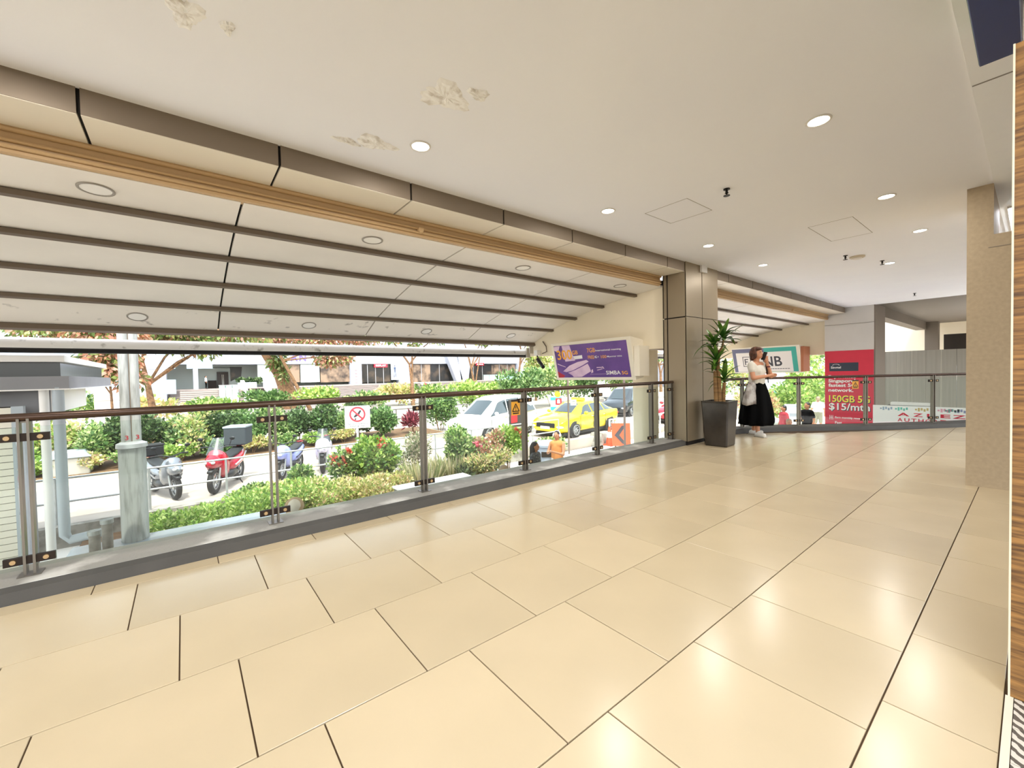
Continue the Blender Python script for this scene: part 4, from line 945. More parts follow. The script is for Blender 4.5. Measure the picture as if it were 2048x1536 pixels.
SED = [(-2.25, .42, .90, .92, .70, .78, .55), (-2.12, .30, .98, 1.02, .80, .86, .66), (-1.75, .22, 1.0, 1.10, .84, .90, .66), (-1.05, .20, .96, 1.40, .85, .91, .60), (-.35, .20, .94, 1.47, .85, .91, .60), (.30, .20, .92, 1.42, .85, .91, .60), (.62, .20, .91, 1.27, .85, .91, .63), (1.10, .20, .90, .99, .85, .91, .70), (1.75, .21, .82, .87, .84, .89, .68), (2.12, .26, .70, .74, .76, .83, .60), (2.25, .34, .60, .62, .66, .72, .5)]
SEDW = dict(side=[(-1.62, -1.0, -1.25, -.98), (-.93, -.02, -.90, -.03), (.05, .92, .04, .50)], front=(1.06, .42), rear=(-1.75, -1.12), mirror=(.75, 1.0), handle=(-.85, .1), hz=.82, seam=(-.98, .0, .98))
VAN = [(-2.35, .45, 1.0, 1.30, .70, .80, .60), (-2.25, .30, 1.08, 1.62, .82, .88, .68), (-1.9, .24, 1.10, 1.84, .86, .92, .68), (-1.0, .22, 1.08, 1.90, .87, .92, .69), (.0, .22, 1.06, 1.88, .87, .92, .69), (.55, .22, 1.05, 1.78, .87, .92, .68), (1.0, .22, 1.04, 1.48, .87, .92, .70), (1.55, .22, 1.02, 1.13, .87, .92, .76), (2.0, .24, .95, 1.0, .86, .90, .74), (2.3, .28, .84, .88, .80, .84, .66), (2.40, .34, .70, .74, .72, .76, .6)]
VANW = dict(side=[(-2.1, -1.05, -1.95, -1.05), (-.95, .02, -.95, .02), (.10, 1.35, .10, .68)], front=(1.52, .66), rear=(-2.34, -2.2), mirror=(1.10, 1.18), handle=(-.8, .25), hz=.95, seam=(-1.0, .05, 1.3))
m_taxi = M('taxi yellow', 'f2dc10', rough=.25, coat=.8); m_vanw = M('pearl white', 'd6d5d1', rough=.22, coat=.8); m_carr = M('car red', 'b3142c', rough=.22, coat=.8); m_carb = M('car black', '2a2f35', rough=.2, coat=.8); m_carbl = M('car blue', '2f86c8', rough=.25, coat=.8)
d = Vector((math.cos(math.radians(187)), math.sin(math.radians(187)))); n_ = Vector((-d.y, d.x)); fwp = gp(1149, 875, ZS)
c = Vector((fwp.x, fwp.y))-d*1.38-n_*.85
tx = car('yellow taxi facing left with a blue door badge', (c.x, c.y, ZS), math.radians(187), m_taxi, SED, (1.38, -1.38), .32, SEDW, 1.0, 'taxi', (-.1, 1.46, m_taxi))
sf = lambda y: face_fn((-.20, y, .48), (-1 if y > 0 else 1, 0, 0), (0, 0, 1), (0, 1 if y > 0 else -1, 0))
for y in (.915,):
    f_ = sf(y); flat_l = lambda nm, poly, mt, a, b: (lambda mb: (mb.prism(poly, f_, a, b), mb.obj(nm, mt, tx, local=True)))(MB())
    flat_l('door_badge', [(.17*math.copysign(abs(math.cos(q))**.6, math.cos(q)), .16+.19*math.copysign(abs(math.sin(q))**.6, math.sin(q))) for q in [2*PI*k/24 for k in range(24)]], M('badge blue', '2448a8', rough=.3), -.01, .012)
    flat_l('badge_mark', [(-.08, .08), (.09, .10), (.07, .22), (0, .26), (-.06, .18)], m_signw, .012, .016)
    flat_l('badge_mark', disc(0, .25, .04, 10), m_signw, .012, .016)
d = Vector((math.cos(math.radians(195)), math.sin(math.radians(195)))); n_ = Vector((-d.y, d.x)); rw = gp(1057, 866, ZS)
c = Vector((rw.x, rw.y))+d*1.42-n_*.86
vn = car('white people-carrier with its sliding door open, behind the shrubs', (c.x, c.y, ZS), math.radians(195), m_vanw, VAN, (1.50, -1.42), .34, VANW, .95, 'van', grille=m_chrome)
mb = MB(); mb.box((-.95, .88, .42), (.04, .945, 1.70)); mb.obj('door_opening', M('van interior', '3a3533', rough=.8), vn, local=True)
mb = MB(); mb.box((-.55, .90, .62), (-.05, .955, 1.02)); mb.box((-.62, .90, .95), (-.45, .955, 1.40)); mb.obj('red_seat', M('seat red', 'b5262e', rough=.7), vn, local=True, bevel=.03)
mb = MB(); mb.prism([(-2.05, .34), (-1.0, .34), (-1.0, 1.1), (-1.05, 1.72), (-1.85, 1.66), (-2.05, 1.1)], lambda u, v, d_: Vector((u, d_+(-.20 if v > 1.3 else 0), v)), .955, 1.01); sd = mb.obj('sliding_door', m_vanw, vn, local=True)
mb = MB(); mb.prism([(-1.95, 1.12), (-1.08, 1.10), (-1.10, 1.62), (-1.78, 1.60)], lambda u, v, d_: Vector((u, d_+(-.20 if v > 1.3 else 0), v)), 1.0, 1.02); o = mb.obj('door_window', m_cglass, sd); o.matrix_parent_inverse = Matrix.Identity(4)
p = gp(1335, 856, ZS); car('red car behind the white barrier rails, seen past the round pillar', (p.x+3.4, p.y+1.0, ZS), math.radians(196), m_carr, SED, (1.38, -1.38), .32, SEDW, 1.0, 'car', (-.1, 1.46, m_signw))
p = gp(1245, 838, ZS); car('dark blue-black car queuing behind the taxi', (p.x+2.5, p.y+1.6, ZS), math.radians(196), m_carb, VAN, (1.50, -1.42), .34, VANW, .92, 'car')
p = gp(1590, 800, ZS); car('bright blue car beyond the curved railing', (p.x, p.y, ZS), math.radians(170), m_carbl, SED, (1.38, -1.38), .32, SEDW, 1.0, 'car')
# ================================================================== bus stop, cone, chevrons, barrier, bin, round pillar
m_tealb = M('bus teal', '3fc0a8', rough=.4)
p = gp(1122, 858, ZS); bs_ = thing('bus_stop_sign', 'white and teal bus stop board between the white van and the taxi', 'sign', (p.x, p.y, ZS))
s_ = (FW.xy.dot(Vector((p.x, p.y))))/FPX
bf2 = face_fn((p.x, p.y, ZS), RT.xy.to_3d(), (0, 0, 1), Vector((-FW.x, -FW.y, 0)))
hz_ = lambda py: (858-py)*s_
mb = MB(); mb.prism(rect(-.03, 0, .03, hz_(770)), bf2, -.05, 0); mb.obj('post', m_galv, bs_)
flat('board', rect(-20*s_, hz_(834), 2*s_, hz_(795)), m_signw, bs_, bf2, 0, .03)
flat('teal_band', rect(-20*s_, hz_(800), 2*s_, hz_(794)), m_tealb, bs_, bf2, .03, .035); flat('teal_band', rect(-20*s_, hz_(820), 2*s_, hz_(813)), m_tealb, bs_, bf2, .03, .035)
flat('bus_plate', rect(-10*s_, hz_(809), 2*s_, hz_(796)), M('bus red', 'c8323c', rough=.4), bs_, bf2, .035, .05); flat('bus_symbol', [(-7*s_, hz_(806)), (-1*s_, hz_(806)), (-1.5*s_, hz_(799)), (-4*s_, hz_(798)), (-6.5*s_, hz_(799))], m_signw, bs_, bf2, .05, .055)
flat('amber_plate', disc(-6*s_, hz_(788), 6*s_, 12), m_yel, bs_, bf2, 0, .03)
for px, py, zt, lb, w in ((1138, 890, 1.45, 'thin dark pole in front of the yellow taxi', .035), (1250, 897, 1.5, 'thin dark pole just left of the round cream pillar', .04)):
    p = gp(px, py, ZL+.35); mb = MB(); mb.lathe([(w, ZL), (w, zt), (0, zt)], (p.x, p.y, 0), 8); o = mb.obj('sign_pole', M('dark pole', '6b5d55', rough=.5), None, smooth='auto'); tag(o, lb, 'pole')
    o_ = o
p = gp(1138, 890, ZL+.35); t = thing('notice_plate', 'small pale notice plate on the thin pole above the taxi', 'notice', (p.x, p.y-.05, -.2)); nf2 = face_fn((p.x+.06, p.y-.06, -.02), RT.xy.to_3d(), (0, 0, 1), Vector((-FW.x, -FW.y, 0)))
flat('plate', rect(0, 0, .22, .22), M('notice pale', 'e7ead8'), t, nf2, 0, .01); 
for k in range(3): flat('print_line', rect(.03, .05+.05*k, .19, .065+.05*k), m_ink, t, nf2, .01, .012)
m_cone = M('cone orange', 'f0552e', rough=.45)
p = gp(1227, 889, ZL); p.x -= .25; t = thing('traffic_cone', 'orange traffic cone with white band beside the chevron board', 'cone', (p.x, p.y, ZL))
mb = MB(); mb.box((-.22, -.22, 0), (.22, .22, .05)); mb.obj('base', m_cone, t, local=True, bevel=.01)
for r0, z0, r1, z1, mt in ((.17, .05, .125, .34, m_cone), (.125, .34, .085, .58, m_signw), (.085, .58, .04, .80, m_cone)):
    mb = MB(); mb.lathe([(r0, z0), (r1, z1)], (0, 0, 0), 18, cap=True); mb.obj('cone_band', mt, t, smooth='auto', local=True)
p = gp(1242, 889, ZL+.1); t = thing('chevron_board', 'orange road board with a black chevron leaning by the round pillar', 'sign', (p.x, p.y, ZL)); cf = face_fn((p.x-.28, p.y+.22, ZL+.05), Vector((.70, -.71, 0)), (-.05, 0, 1), Vector((-.71, -.70, 0)))
flat('board', rect(0, 0, .75, .95), m_cone, t, cf, -.02, 0); flat('chevron', [(.10, .45), (.42, .85), (.58, .85), (.30, .45), (.58, .08), (.42, .08)], m_ink, t, cf, 0, .006)
for s in (.1, .6): flat('leg', rect(s, -.06, s+.05, 0), m_blkpl, t, cf, -.02, .0)
rp = xp(1287, 800, 6.95); mb = MB(); mb.lathe([(.235, ZL), (.235, 1.64)], (7.05, rp.y+.02, 0), 28); struct(mb.obj('wall_round_pillar', m_cream, None, smooth='auto'))
def barrier(label, A, B, z0, z1, m):
    A, B = Vector(A), Vector(B); t = thing('barrier_rail', label, 'barrier', (*((A+B)/2), z0)); n = 4
    for z in (z1, (z0*1.2+z1)/2.2, z0+.18): mb = MB(); mb.tube([(A.x, A.y, z), (B.x, B.y, z)], .03, 6); mb.obj('rail', m, t, smooth='auto')
    for k in range(n+1): q = A.lerp(B, k/n); mb = MB(); mb.tube([(q.x, q.y, z0), (q.x, q.y, z1)], .03, 6); mb.obj('post', m, t, smooth='auto')
a = gp(1305, 872, ZS-.2); b = gp(1345, 858, ZS-.2); dd = (b-a).normalized()
barrier('white barrier rails in front of the red car', (a.x, a.y), (b.x+dd.x*1.2, b.y+dd.y*1.2), ZS-.4, ZS+.72, m_white)
a = gp(1219, 872, ZS-.2); b = gp(1248, 868, ZS-.2); barrier('white barrier frame behind the orange cone', (a.x, a.y), (b.x, b.y), ZS-.4, ZS+.55, m_white)
a = gp(1198, 880, ZS-.2); t = thing('kerb_stone', 'rough pale kerb stone between the taxi and the orange cone', 'kerb stone', (a.x, a.y, ZL)); mb = MB(); mb.prism([(-.7, 0), (.7, 0), (.62, .48), (-.35, .55)], lambda u, v, d_: Vector((u*.8, d_+u*.35, v)), -.25, .35); mb.obj('stone', m_conc, t, local=True, bevel=.05)
m_bin = M('bin grey', 'a7b0bd', rough=.5)
bp = Vector((8.35, 8.95)); t = thing('litter_bin', 'pale blue-grey litter bin with a dark slot beside the woman in headphones', 'bin', (bp.x, bp.y, ZL), math.radians(-45))
mb = MB(); mb.lathe([(.25, 0), (.30, .05), (.31, .98), (.30, 1.0)], (0, 0, 0), 24); mb.obj('bin_body', m_bin, t, smooth='auto', local=True)
mb = MB(); mb.lathe([(.34, 1.0), (.34, 1.06), (.26, 1.14), (0, 1.17)], (0, 0, 0), 24); mb.obj('bin_lid', m_bin, t, smooth='auto', local=True)
mb = MB(); mb.cbox((0, -.30, .80), (.30, .06, .15)); mb.obj('slot', m_dark, t, local=True, bevel=.01)
# ================================================================== plants
m_leaf = leaf_mat('leaf'); m_bark = M('bark', '8a6a4a', rough=.9, col2='5c4631', vscale=9, thr=(.4, .65), bump=.6, bscale=18)
def leaves(name, P, D, L, Wd, cols, parent, rng, fold=.25, weights=None):
    """many small folded leaves as one mesh; P positions, D directions, cols list of srgb hex"""
    n = len(P); D = D/np.maximum(np.linalg.norm(D, axis=1, keepdims=True), 1e-6)
    ref = rng.normal(size=(n, 3)); Sd = np.cross(D, ref); Sd /= np.maximum(np.linalg.norm(Sd, axis=1, keepdims=True), 1e-6)
    N = np.cross(Sd, D); l = (L*rng.uniform(.65, 1.25, n))[:, None]; w = l*Wd
    base = P; tip = P+D*l; mid = P+D*l*.45
    V = np.stack([base, mid+Sd*w+N*w*fold, tip, mid-Sd*w+N*w*fold], 1).reshape(-1, 3)
    me = bpy.data.meshes.new(name); me.vertices.add(4*n); me.vertices.foreach_set('co', V.ravel())
    idx = np.arange(n)*4; F = np.stack([idx, idx+1, idx+2, idx, idx+2, idx+3], 1).ravel()
    me.loops.add(6*n); me.loops.foreach_set('vertex_index', F.astype(np.int32)); me.polygons.add(2*n)
    me.polygons.foreach_set('loop_start', np.arange(0, 6*n, 3, dtype=np.int32)); me.polygons.foreach_set('loop_total', np.full(2*n, 3, dtype=np.int32))
    C = np.array([lin(c) for c in cols]); C = C*.82+C.mean(1, keepdims=True)*.18; k = rng.choice(len(cols), n, p=weights); cc = C[k]*rng.uniform(.75, 1.2, (n, 1)); cc = np.concatenate([np.clip(cc, 0, 1), np.ones((n, 1))], 1)
    at = me.color_attributes.new('leafcol', 'FLOAT_COLOR', 'POINT'); at.data.foreach_set('color', np.repeat(cc, 4, axis=0).astype(np.float32).ravel())
    me.materials.append(m_leaf); me.update(); me.validate()
    o = bpy.data.objects.new(name, me); _link(o, parent, None, False); o['kind'] = 'stuff'; return o
def cloud(clusters, n, rng, hollow=.55, up=.5, droop=0.):
    """points in ellipsoids (c, r), pushed to the outside; directions outwards and up"""
    vol = np.array([r[0]*r[1]*r[2] for c, r in clusters])**.67; k = rng.choice(len(clusters), n, p=vol/vol.sum())
    u = rng.normal(size=(n, 3)); u /= np.linalg.norm(u, axis=1, keepdims=True); rad = (hollow+(1-hollow)*rng.random(n))[:, None]
    C = np.array([c for c, r in clusters])[k]; R_ = np.array([r for c, r in clusters])[k]
    P = C+u*R_*rad; D = u+rng.normal(size=(n, 3))*.55; D[:, 2] += up-droop; return P, D
def shrub(label, x, y, z, rx, ry, h, n, L, cols, seed, name='shrub', wd=.36, stems=4, flowers=None, weights=None, up=.5, cat='shrub', group=None):
    rng = np.random.default_rng(seed); t = thing(name, label, cat, (x, y, z), group=group)
    cl = []
    for i in range(9):
        a = rng.uniform(0, 2*PI); q = math.sqrt(rng.random())*.62; f = rng.uniform(.38, .8)
        cl.append(((x+rx*q*math.cos(a), y+ry*q*math.sin(a), z+h*f), (rx*rng.uniform(.35, .55), ry*rng.uniform(.35, .55), h*rng.uniform(.2, .32))))
    P, D = cloud(cl, n, rng, .35, up); P[:, 2] = np.maximum(P[:, 2], z+.02); leaves('foliage', P, D, L, wd, cols, t, rng, weights=weights)
    for i in range(stems):
        c = cl[i][0]; mb = MB(); mb.tube([(x+(c[0]-x)*.2, y+(c[1]-y)*.2, z-.02), (x+(c[0]-x)*.6, y+(c[1]-y)*.6, z+h*.3), c], [.018, .014, .006], 5); mb.obj('stem', m_bark, t)
    if flowers:
        fc, m, fl = flowers; u = rng.normal(size=(m, 3)); u /= np.linalg.norm(u, axis=1, keepdims=True)
        for j in range(m):
            c, r = cl[j % len(cl)]; uu = u[j]; uu[2] = abs(uu[2]); uu[1] = -abs(uu[1]); pc = np.array(c)+uu*np.array(r)*1.02
            nn = 16; Pf = np.repeat(pc[None], nn, 0)+rng.normal(size=(nn, 3))*fl*.35; Df = rng.normal(size=(nn, 3)); leaves('flower_cluster', Pf, Df, fl, .5, fc, t, rng)
    return t
LIME = ['a9c84a', '86b038', 'c6d878', '6f9a34']; GREEN = ['4f7a34', '6c9447', '8fb065', '3d6229']; YELL = ['d6cc74', 'b9c05c', 'e0d79a', '9fb058', 'dfb98a']; DARK = ['3c5a2c', '55753c', '769154', '2e4723']; FLOW = ['df4a2c', 'ee6a40', 'c43226']; ORNG = ['d39a78', 'c27c58', 'e6bf9c', 'a8805a']; MIX = ['9dbf5a', '6f9648', 'c2cf86', '527a3c']
zb = -1.8
S_IN = [
 ('low bright green shrub at the near left of the planting bed', 0.0, 10.2, .75, .95, .62, 5600, .075, LIME), ('low bright green shrub second from the left in the planting bed', .95, 10.0, .8, .95, .66, 5600, .075, LIME),
 ('low lime shrub behind the grey flashing strip', 1.75, 10.3, .75, .95, .72, 5600, .075, LIME+['d6cc74']), ('low yellow-green shrub left of the tan cap', 2.5, 10.1, .8, 1.0, .72, 5600, .075, YELL+LIME), ('low yellow shrub right of the tan cap', 3.3, 10.0, .8, 1.0, .70, 5600, .075, YELL), ('low yellow and pink shrub before the white parapet block', 4.0, 10.3, .7, .9, .66, 5600, .075, YELL)]
for i, (lb, x, y, rx, ry, h, n, L, c) in enumerate(S_IN): shrub(lb, x, y, zb, rx, ry, h, n, L, c, 100+i, group='low planting bed shrubs')
shrub('tall shrub with red flowers beneath the no-littering sign', 3.95, 10.75, zb, .75, .5, 1.50, 3200, .115, LIME+['5f8a3c'], 120, flowers=(FLOW, 9, .09))
shrub('red-flowered shrub left of the no-littering sign post', 3.25, 11.1, zb, .5, .35, 1.25, 1600, .105, MIX, 121, flowers=(FLOW, 6, .09))
shrub('thin green shrub in front of the blue motorbike', 2.2, 11.1, zb, .5, .3, .95, 1700, .095, MIX, 122)
shrub('thin shrub in front of the red scooter wheel', 1.1, 11.15, zb, .5, .25, .72, 1200, .09, GREEN+LIME, 123)
shrub('loose wiry bush right of the no-littering sign', 5.0, 10.9, zb, .8, .45, 1.45, 2200, .085, ['b7b08a', '8f9a68', 'c9b7a0', '6f8450'], 124, wd=.25)
for i, (x, y) in enumerate(((4.95, 10.1), (5.85, 10.1))):
    rng = np.random.default_rng(130+i); t = thing('ornamental_grass', ['straw-tinted grass tuft left of the middle railing post', 'straw-tinted grass tuft right of the middle railing post'][i], 'grass', (x, y, zb), group='grass tufts')
    n = 420; a = rng.uniform(0, 2*PI, n); r = np.sqrt(rng.random(n))*.35; P = np.stack([x+r*np.cos(a), y+r*np.sin(a), np.full(n, zb)], 1); D = np.stack([np.cos(a)*.35, np.sin(a)*.35, np.ones(n)], 1)+rng.normal(size=(n, 3))*.15
    leaves('blades', P, D, .8, .022, ['cbbd86', 'a8ad6a', '8b9a58', 'ddd0a8'], t, rng)
shrub('bushy green shrub in front of the white van bonnet', 6.45, 10.6, zb, .72, .5, 1.45, 4200, .10, MIX, 140)
shrub('orange-pink croton shrub in front of the white van', 7.2, 10.35, zb, .66, .5, 1.35, 3600, .10, ORNG+['9dbf5a'], 141, flowers=(['e0405a', 'e8667a'], 2, .10))
shrub('green shrub with orange flowers beside the litter bin', 8.0, 10.35, zb, .62, .5, 1.4, 3600, .10, LIME, 142, flowers=(FLOW, 6, .10))
shrub('low yellow-leaved shrub before the railing post with the warning tag', 6.7, 9.55, zb, .95, .5, .85, 4200, .08, YELL+DARK[:1], 143)
shrub('spiky dark rosette shrub below the white van', 5.95, 9.75, zb, .3, .3, .55, 260, .26, ['5c6b50', '3f4c3a', '8aa06a'], 144, wd=.13)
shrub('green shrub behind the woman in headphones', 9.5, 10.2, ZL, .7, .6, 1.0, 2600, .085, MIX+YELL[:1], 145)
# hedge bed across the pavement
mb = MB(); mb.box((-8, 16.3, -1.62), (9.2, 19.2, -1.30)); struct(mb.obj('trim_hedge_bed', M('kerb cream', 'cdbf9f', rough=.8, var=.15, vscale=3)))
mb = MB(); mb.box((-7.9, 16.45, -1.32), (9.1, 19.1, -1.28)); struct(mb.obj('floor_hedge_soil', m_soil))
HC = [LIME, LIME+YELL, MIX, DARK, DARK+MIX, MIX+YELL, DARK, GREEN, MIX, DARK, GREEN+DARK, MIX, DARK, GREEN]
hl = ['leftmost, lime coloured', 'second from left, lime with yellow', 'beside the lamp post, mid green', 'dark, right of the lamp post', 'dark, above the silver motorbike', 'pale, left of the red scooter', 'dark, above the delivery box', 'green, right of the delivery box', 'pale, above the blue motorbike', 'dark, above the purple motorbike', 'dark, left of the no-littering sign', 'pale, below the no-littering sign', 'large and dark, right of the no-littering sign', 'green, left of the middle railing post']
for i in range(14):
    x = -3.6+.78*i; shrub('hedge shrub across the pavement, '+hl[i], x, 17.6+.25*math.sin(i*2.3), -1.28, .72, 1.0, 1.15+.45*abs(math.sin(i*1.7)), 3200, .125, HC[i], 160+i, group='hedge shrubs across the pavement', stems=2)
for i in range(9):
    x = -3.2+1.0*i; shrub('low front hedge shrub across the pavement, '+['first', 'second', 'third', 'fourth', 'fifth', 'sixth', 'seventh', 'eighth', 'ninth'][i]+' from the left', x, 16.75, -1.28, .6, .35, .55, 1300, .095, [LIME, YELL, MIX, LIME, GREEN, YELL, MIX, LIME, YELL][i], 180+i, group='low front hedge shrubs', stems=2)
shrub('dark red cordyline clump beside the middle railing post', 8.0, 17.2, -1.28, .5, .4, .8, 420, .32, ['8a2c3e', 'b04a58', '6f2030'], 190, wd=.12, up=1.2)
shrub('round dark green bush at the nose of the white van', 9.9, 18.3, ZS, 1.0, .9, 2.0, 4200, .12, GREEN+MIX[:2], 191)
# path, fence and the far hedges
m_fence = M('fence dark', '5a5652', rough=.5, metal=.3)
fn_ = thing('park_fence', 'thin dark rail fence behind the hedge across the pavement', 'fence', (2, 21.5, ZS))
for z in (-.55, -1.05): mb = MB(); mb.tube([(-9, 21.5, z), (14, 21.5, z)], .03, 6); mb.obj('rail', m_fence, fn_)
for k in range(16): mb = MB(); mb.tube([(-9+1.5*k, 21.5, ZS), (-9+1.5*k, 21.5, -.55)], .03, 6); mb.obj('post', m_fence, fn_)
for i in range(12):
    x = -9+3.5*i; shrub('far park shrub before the plaza steps, '+['first', 'second', 'third', 'fourth', 'fifth', 'sixth', 'seventh', 'eighth', 'ninth', 'tenth', 'eleventh', 'twelfth'][i]+' from the left', x, 36+1.5*math.sin(i*1.9), ZS, 2.1, 1.3, 1.5+.5*abs(math.sin(i*2.1)), 1300, .30, [LIME, MIX, YELL, LIME+MIX, GREEN][i % 5], 210+i, group='far park shrubs', stems=1)
for i, (x, y, r, h, c, lb) in enumerate(((20, 24, 2.2, 3.0, GREEN, 'dark bush behind the bus stop board'), (24, 25, 2.4, 3.2, MIX, 'pale bush behind the yellow taxi'), (28.5, 26, 2.5, 3.3, GREEN, 'bush right of the taxi roof'), (35, 27, 2.6, 3.4, MIX, 'bush behind the red car'), (16.5, 26, 2.0, 2.2, LIME, 'low lime bush above the white van'))):
    shrub(lb, x, y, ZS, r, r*.8, h, 2600, .24, c, 230+i, stems=2)
for i, (x, y, r, h, c, lb) in enumerate(((23.5, 9.0, 1.5, 2.0, YELL+ORNG[:1], 'yellow flowering bush left of the man in black'), (26, 8.3, 1.5, 2.2, LIME, 'lime bush behind the man in the white shirt'), (27, 13.5, 1.6, 2.2, MIX, 'pale bush behind the woman on the phone'), (29, 8.4, 1.8, 3.2, LIME, 'tall lime bush left of the red poster'), (34, 14.5, 2.5, 4.4, YELL+LIME, 'large yellow-green bush under the teal sign'))):
    shrub(lb, x, y, ZL if y < 11.5 else ZS, r, r*.8, h, 2200, .2, c, 240+i, stems=2)
# ---- trees
def tree(label, base, trunk, crowns, n, L, cols, seed, r0=.16, branches=5, droop=.4, weights=None, cat='tree'):
    rng = np.random.default_rng(seed); t = thing('tree', label, cat, base, group='trees across the street')
    b = Vector(base); P = [b+Vector(q) for q in trunk]; k = len(P)
    mb = MB(); mb.tube([P[0]-Vector((0, 0, .1))]+P[1:], [r0*(1-.55*i/(k-1)) for i in range(k)], 10); mb.obj('trunk', m_bark, t, smooth='auto')
    cl = [((b.x+c[0], b.y+c[1], b.z+c[2]), c[3:6]) for c in crowns]
    for i in range(branches):
        c = Vector(cl[i % len(cl)][0]); s = P[max(1, k-1-(i % 2))]; m = s.lerp(c, .5)+Vector((rng.uniform(-.2, .2), rng.uniform(-.2, .2), .15))
        mb = MB(); mb.tube([s, m, c], [r0*.42, r0*.3, r0*.12], 6); mb.obj('branch', m_bark, t, smooth='auto')
    Q, D = cloud(cl, n, rng, .2, .1, droop); leaves('foliage', Q, D, L, .26, cols, t, rng, weights=weights); return t
REDG = ['7f9440', '5c7a30', '6f8a34', 'b98a62', '8a6240', '8fa34c', '9a9a4a']
def tb(px, Y): p = wp(px, 800, Y); return (p.x, Y, ZS)
tree('reddish-green tree just right of the lamp post', tb(303, 24), [(0, 0, 0), (.02, 0, 1.6), (-.1, 0, 2.6), (-.25, 0, 3.6)], [(.1, 0, 5.0, 1.6, 1.5, .9), (1.2, .2, 4.7, 1.2, 1.2, .8), (-1.2, 0, 4.8, 1.1, 1.1, .9), (2.0, 0, 4.3, .6, .6, .6), (.2, 0, 6.3, 2.2, 2, 1.0), (3.2, .6, 5.0, 1.8, 1.2, .5), (-3.0, .6, 5.0, 1.6, 1.2, .5)], 7200, .24, REDG, 300, .17, 6, .9)
tree('young orange-leaved tree left of the lamp post', tb(223, 21), [(0, 0, 0), (.02, 0, 1.2), (.0, 0, 2.3), (-.05, 0, 3.2)], [(0, 0, 3.6, .95, .9, .75), (-.5, 0, 3.2, .7, .7, .45), (.5, 0, 2.9, .55, .6, .5), (.1, 0, 4.8, 1.2, 1.0, .8), (-.6, 0, 4.7, .7, .7, .6)], 3000, .24, ORNG+['7f9440', '5c7a30', 'c98a5a'], 301, .06, 5, .8)
for s_ in (-1, 1): pass
tree('massive fern-covered leaning trunk left of the forked tree', tb(580, 42), [(0, 0, 0), (-.15, 0, 1.5), (-.7, 0, 3.2), (-1.8, 0, 5.2), (-3.0, 0, 7.6)], [(-1.0, -.4, 4.4, .8, .7, 1.1), (-.6, -.5, 3.2, .55, .6, .9), (1.4, 0, 6.2, 1.3, 1.2, .8), (-3, 0, 7.8, 3.6, 3, 1.4), (2.2, 0, 7.6, 3.4, 3, 1.2), (-6.5, 0, 7.2, 3, 2, 1.2)], 7000, .42, ['6f8a3c', '8fa350', '54702e', 'b3b878'], 302, .78, 4, .5)
tree('forked slim tree with orange foliage left of the red shop sign', tb(622, 38), [(0, 0, 0), (-.3, 0, .6), (-1.1, 0, 2.2), (-2.0, 0, 4.2), (-2.6, 0, 5.6)], [(1.6, 0, 4.4, 1.4, 1.2, .75), (2.6, 0, 4.5, 1.1, 1, .6), (1.0, 0, 6.0, 2.4, 1.5, .8), (4.2, 0, 6.4, 2.4, 1.5, .7), (-2.6, 0, 6.2, 2.2, 1.5, .7)], 5200, .34, ORNG+['8fa350', '6f8a3c', 'd9a08a'], 303, .19, 4, .5)
tree('slim forked street tree in front of the red shop sign', tb(826, 36), [(0, 0, 0), (-.05, 0, 2.0), (-.25, 0, 3.8)], [(-2.2, 0, 6.3, 2.2, 1.3, .6), (.2, 0, 6.7, 2.2, 1.6, .7), (2.6, 0, 6.5, 2.2, 1.3, .7), (.2, 0, 5.6, .7, .7, .4)], 2600, .32, MIX+['c9a070'], 304, .20, 6, .5)
tree('slim forked street tree behind the white van', tb(952, 36), [(0, 0, 0), (-.1, 0, 1.4), (-.5, 0, 3.4)], [(-1.6, 0, 6.9, 1.4, 1.3, .6), (1.1, 0, 6.4, 1.6, 1.4, .6), (2.6, 0, 6.6, 1.2, 1.2, .6)], 2200, .32, MIX+YELL[:1], 305, .20, 5, .5)
tree('slim street tree rising behind the rear of the white van', tb(1034, 35), [(0, 0, 0), (.1, 0, 1.6), (.5, 0, 3.6), (.7, 0, 5.4)], [(.2, 0, 6.8, 1.5, 1.3, .7), (2.0, 0, 6.6, 1.4, 1.3, .7)], 1800, .32, MIX, 306, .17, 4, .5)
tree('weeping yellow-green tree beside the purple advert', tb(1072, 31), [(0, 0, 0), (0, 0, 2.0), (.1, 0, 3.4)], [(-.1, 0, 3.3, 1.2, 1.1, 1.5), (.9, 0, 4.2, 1.2, 1.1, 1.3), (-.4, 0, 4.8, 1.0, 1.0, .8), (1.8, 0, 3.4, .9, .9, 1.2)], 3600, .28, LIME+YELL, 307, .13, 4, 1.2)
tree('tree with bare orange branches seen past the clad column', tb(1322, 30), [(0, 0, 0), (0, 0, 2.2), (-.3, 0, 3.4)], [(-1.0, 0, 4.6, 1.6, 1.4, .8), (1.4, 0, 4.9, 1.6, 1.4, .8), (3.5, 0, 4.0, 1.8, 1.5, 1.0)], 2200, .3, MIX+ORNG[:1], 308, .2, 5, .5)
tree('pale tree above the man in the white shirt', (33, 10.5, ZS), [(0, 0, 0), (0, 0, 2.0), (0, 0, 3.2)], [(0, 0, 3.6, 2.0, 1.5, 1.1), (2.6, 0, 3.8, 2, 1.5, 1.2), (-2, 1, 3.5, 1.5, 1.5, 1.0)], 2600, .3, LIME+MIX, 309, .16, 4, .4)
